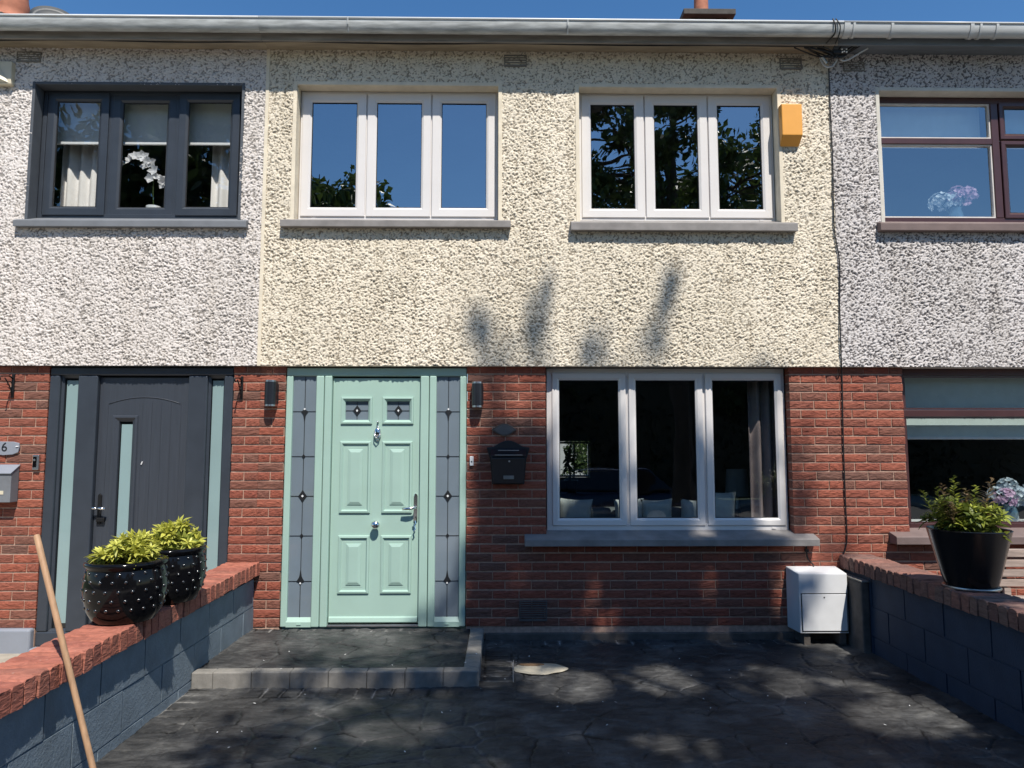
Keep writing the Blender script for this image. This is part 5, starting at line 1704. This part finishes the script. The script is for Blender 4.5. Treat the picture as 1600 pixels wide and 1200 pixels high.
def tree(name, base, top, env, nclus, per, size, seed, label, fork, rt=.2, group=None, crad=(.35, .75), thin=None, extra=(), gaps=()):
    """env(z) -> (xc, yc, radius) of the crown at height z (world)"""
    r = random.Random(seed)
    root = empty(name, base, label=label, cat='tree', group=group)
    B = Vector(base)
    cs = []; rad = []
    zmin, zmax = fork + .6, top
    while len(cs) < nclus:
        z = r.uniform(zmin, zmax)
        xc, yc, rr_ = env(z)
        if not (thin and z > thin) and r.random() > (rr_ / 3.0) ** 1.2 + .12:
            continue
        if thin and z > thin:
            # top foliage set in upright columns, placed to cast banded shade on the brick
            lx = r.choice((2.58, 2.96, 3.02, 3.50, 4.08, 4.14, 4.68))
            cs.append((lx + r.gauss(0, .06), yc + r.uniform(-.2, .2), z)); rad.append(r.uniform(.13, .25))
            continue
        a = r.uniform(0, 6.283); q = rr_ * math.sqrt(r.uniform(.08, 1.0))
        cs.append((xc + q * math.cos(a), yc + q * math.sin(a), z)); rad.append(r.uniform(*crad))
    tr = MB()
    F = Vector((env(fork)[0] * .3 + B.x * .7, B.y, fork))
    tr.tube([B, B.lerp(F, .08), B.lerp(F, .5) + Vector((.06, .03, 0)), F], [rt * 1.45, rt * 1.1, rt * .92, rt * .8], 12)
    nodes = [F]
    nl = 8
    tips = []
    for i in range(nl):
        z = fork + (top - fork) * (.3 + .68 * i / (nl - 1))
        xc, yc, rr_ = env(z)
        a = i * 2.4 + r.uniform(-.3, .3)
        T = Vector((xc + rr_ * .6 * math.cos(a), yc + rr_ * .6 * math.sin(a), z))
        mid = F.lerp(T, .45) + Vector((-.25 * math.cos(a), -.25 * math.sin(a), .4 + .04 * (top - fork)))
        pts = curve([F - Vector((0, 0, .3)), F.lerp(mid, .5) , mid, T], 5)
        rad0 = rt * (.55 if i > 4 else .42)
        tr.tube(pts, [rad0 * (1 - .85 * k / (len(pts) - 1)) for k in range(len(pts))], 8)
        tips += pts[4:]
    for k, c_ in enumerate(cs + [(e[0], base[1], e[1]) for e in extra]):
        C_ = Vector(c_)
        best = min(tips, key=lambda t: (t - C_).length + (2.0 if t.z > C_.z else 0))
        m_ = best.lerp(C_, .5) + Vector((r.uniform(-.15, .15), r.uniform(-.15, .15), r.uniform(-.05, .25)))
        tr.tube([best, m_, C_], [.026, .016, .007], 5)
    tr.build('trunk', M['bark'], root, smooth='auto')
    v, t = make_crown(cs, rad, per, size, seed)
    if extra:  # small clusters placed to cast wisps of shade on the render
        v2, t2 = make_crown([(e[0], base[1], e[1]) for e in extra], [e[2] for e in extra], 22, size * .75, seed + 1)
        v = np.concatenate([v, v2]); t = np.concatenate([t, t2])
    if thin:
        # leaves cut away so sun patches stand in for light reflected off panes
        q = v.reshape(-1, 4, 3).mean(1)
        tt = (q[:, 2] + .03) / 1.53
        gx = q[:, 0] - .32 * tt; gy = q[:, 1] + tt
        drop = np.zeros(len(q), bool)
        for (cx_, cy_, rx_, ry_) in gaps:
            drop |= ((gx - cx_) / rx_) ** 2 + ((gy - cy_) / ry_) ** 2 < 1
        v = v.reshape(-1, 4, 3)[~drop].reshape(-1, 3); t = t.reshape(-1, 4)[~drop].reshape(-1)
    v = v - np.array(ORG[root.name])
    me = crown_mesh(v, t)
    o = bpy.data.objects.new('crown', me); COL.objects.link(o); o.parent = root
    ORG[o.name] = Vector(base)
    return root

def env_main(z):
    # broad below, narrowing upwards
    pts = [(4.5, 3.6, 1.2), (6.0, 3.7, 2.7), (8.0, 3.45, 3.0), (9.5, 2.65, 2.3), (11.0, 2.95, 1.6), (12.4, 3.65, 1.5), (13.4, 3.65, 1.15), (14.4, 3.4, .9), (16.0, 3.4, .2)]
    for (a, b) in zip(pts[:-1], pts[1:]):
        if a[0] <= z <= b[0]:
            f = (z - a[0]) / (b[0] - a[0])
            return a[1] + (b[1] - a[1]) * f, -8.3, a[2] + (b[2] - a[2]) * f
    return pts[-1][1], -8.3, .2
tree('street_tree', (3.7, -8.3, -.29), 14.25, env_main, 262, 165, .15, 17, 'large leafy street tree mirrored in the upper right window of the cream house', 4.2, .22, 'street trees mirrored in the glass', (.25, .55), 11.6, [(2.40, 15.2, .09), (2.5, 15.0, .12), (2.62, 14.9, .12), (2.92, 15.3, .11), (2.95, 15.1, .13), (3.0, 15.45, .06), (3.36, 15.12, .11), (3.42, 14.95, .13), (4.09, 15.6, .04), (4.05, 15.4, .04), (3.97, 15.05, .08), (5.2, 14.2, .14), (5.16, 13.9, .15), (5.2, 13.7, .13), (5.5, 13.45, .15), (5.05, 13.4, .2)],
     [(.45, -1.15, .30, .34), (1.13, -1.05, .27, .36), (1.82, -1.05, .32, .36), (-.6, -1.9, .3, .2), (2.3, -1.75, .3, .3), (.9, -2.1, .25, .16), (2.88, -.75, .3, .32)])
def env_far(xc, yc, h, rmax):
    def f(z):
        t = min(max((z - 2.5) / (h - 2.5), 0), 1)
        return xc, yc, rmax * math.sin(math.pi * (t * .86 + .1)) ** .7
    return f
ta = tree('street_tree', (-6.5, -18.2, -.29), 11.6, env_far(-6.4, -18.2, 11.8, 3.2), 80, 150, .3, 23, 'rounded leafy tree mirrored in the upper left window of the cream house', 2.6, .2, 'street trees mirrored in the glass', (.6, 1.1))
def copy_tree(root, loc, rz, s, label):
    n = root.copy(); COL.objects.link(n); n.location = loc; n.rotation_euler = (0, 0, rz); n.scale = (s, s, s); n['label'] = label
    for ch in root.children:
        c_ = ch.copy(); COL.objects.link(c_); c_.parent = n
    return n
copy_tree(ta, (1.5, -22, -.29), 1.1, .62, 'lower tree across the road, dark in the ground floor window glass')
copy_tree(ta, (9.5, -21, -.29), 2.3, .75, 'broad tree across the road mirrored in the right ground floor window')
copy_tree(ta, (-12.3, -20.5, -.29), 3.9, 1.42, 'tall tree across the road mirrored in the left upstairs window')
copy_tree(ta, (16.5, -23, -.29), 5.0, .8, 'farthest right tree across the road behind the parked car')
# clipped hedge across the road
rs_ = np.random.RandomState(77)
hc = [(x, -20.6 + rs_.uniform(-.25, .25), z) for x in np.arange(-20, 24, .55) for z in (.3, 1.1, 1.9, 2.7, 3.5, 4.3, 5.1)]
hv, ht_ = make_crown(hc, [.7] * len(hc), 75, .22, 9)
hv = hv - np.array([2, -20.6, -.3])
cv = []
for (a, b, c_, d) in (((-22, -20.9, 0), (22, -20.9, 0), (22, -20.9, 5.3), (-22, -20.9, 5.3)), ((-22, -20.3, 0), (22, -20.3, 0), (22, -20.3, 5.2), (-22, -20.3, 5.2)), ((-22, -20.9, 5.25), (22, -20.9, 5.25), (22, -20.3, 5.25), (-22, -20.3, 5.25))):
    cv += [a, b, c_, d]
hv = np.concatenate([hv, np.array(cv, float) + np.array([0, 20.6, 0])]); ht_ = np.concatenate([ht_, np.zeros(12)])
ho = bpy.data.objects.new('hedge', crown_mesh(hv, ht_)); COL.objects.link(ho); ho.location = (2, -20.6, -.3)
ho.data.materials[0] = M['hedge']
tag(ho, 'long tall dark hedge across the road mirrored in the ground floor glass', 'hedge', kind='stuff')

# parked car, mirrored low in the ground-floor windows
car = empty('parked_car', (2.2, -10.9, -.39), label='dark blue parked car mirrored in the ground floor windows', cat='car')
def car_body():
    L = [(-2.05, .36, .62, .80), (-1.95, .26, .74, .84), (-1.35, .22, .92, .87), (-.85, .22, .97, .88), (.9, .22, .98, .88), (1.6, .24, .96, .87), (2.0, .30, .88, .84), (2.08, .40, .74, .78)]
    m = MB(); n = 12
    vs = []; fs = []
    for (x, zb, zt, hw) in L:
        for k in range(n):
            a = 2 * math.pi * (k + .5) / n
            cx_, sz_ = math.cos(a), math.sin(a)
            yy = hw * math.copysign(abs(cx_) ** .35, cx_); zz = (zb + zt) / 2 + (zt - zb) / 2 * math.copysign(abs(sz_) ** .45, sz_)
            vs.append((2.2 + x, -10.9 + yy, -.39 + zz))
    for i in range(len(L) - 1):
        for k in range(n):
            a = i * n + k; b = i * n + (k + 1) % n
            fs.append((a, b, b + n, a + n))
    fs += [tuple(range(n)), tuple(range((len(L) - 1) * n, len(L) * n))]
    return m.add(vs, fs)
def cabin(L, w):
    m = MB(); vs = []; fs = []
    for (x, z, hw) in L:
        vs += [(2.2 + x, -10.9 - hw, -.39 + z), (2.2 + x, -10.9 + hw, -.39 + z)]
    n = len(L)
    fs.append(tuple(2 * i for i in range(n))); fs.append(tuple(2 * i + 1 for i in range(n)))
    fs += [(2 * i, 2 * ((i + 1) % n), 2 * ((i + 1) % n) + 1, 2 * i + 1) for i in range(n)]
    return m.add(vs, fs)
car_body().build('body', M['carpaint'], car, smooth='auto')
cabin([(-1.15, .93, .80), (-.42, 1.40, .62), (-.35, 1.415, .60), (1.0, 1.42, .60), (1.1, 1.40, .62), (1.75, .95, .78)], 0).build('windows', M['carglass'], car, bev=.03)
cabin([(-.5, 1.395, .635), (-.38, 1.44, .60), (1.02, 1.445, .60), (1.15, 1.40, .635)], 0).build('roof', M['carpaint'], car, bev=.02)
for x in (-1.3, 1.32):
    for sgn in (-1, 1):
        w_ = MB().lathe([(.0, -.09), (.19, -.09), (.2, -.1), (.31, -.1), (.325, -.07), (.325, .07), (.31, .1), (.2, .1), (0, .09)], (2.2 + x, -10.9 + sgn * .80, -.39 + .325), 24, 'y')
        wo_ = w_.build('wheel', M['tyre'], car, smooth='auto')
        MB().lathe([(0, -.104), (.17, -.10), (.195, -.092)], (2.2 + x, -10.9 + sgn * .80 + (.205 if sgn > 0 else 0), -.39 + .325), 20, 'y').build('rim', M['steel'], wo_)
for sgn in (-1, 1):
    MB().ball((2.2 - 1.97, -10.9 + sgn * .62, -.39 + .66), .11, 12, 8, 1.2, .6, .6).build('headlight', M['jewel'], car, smooth=True)

copy_tree(ta, (2.0, 10.5, -.4), .7, .2, 'green garden bush glimpsed through the room of the middle house')
hp = empty('house_plant', (1.03, 4.3, .9), label='dark house plant on a shelf against the bright rear window', cat='plant')
m = MB(); m.tint = []
rs = random.Random(3)
for i in range(26):
    a = rs.uniform(0, 6.28)
    leaf(m, Vector((.98 + rs.uniform(-.05, .12), 4.3, 1.22 + rs.uniform(0, .22))), Vector((math.cos(a), rs.uniform(-.3, .3), math.sin(a) + .3)), Vector((0, -1, .2)), rs.uniform(.07, .16), .04, rs.random() * .3, .2, .3)
m.build('foliage', M['leafg'], hp)
MB().tube(curve([(1.0, 4.3, .95), (.98, 4.3, 1.2), (.95, 4.3, 1.4), (1.0, 4.3, 1.58)]), .014, 6).build('stem', M['bark'], hp)
MB().lathe([(0, .9), (.07, .9), (.1, 1.08), (.09, 1.08)], (1.0, 4.3, 0), 20).build('pot', M['black'], hp, smooth='auto')
ck = MB().box(.5, 1.7, 4.15, 4.5, .102, .898).build('sideboard', M['roomfloor'], None, loc=(1.1, 4.3, .102), label='dark sideboard below the rear window of the front room', cat='sideboard')
MB().ring(.845, 1.325, 1.105, 1.635, .03, 4.72, 4.76).box(1.07, 1.10, 4.72, 4.76, 1.135, 1.605).build('rear_window_frame', M['upvc'], house_m)
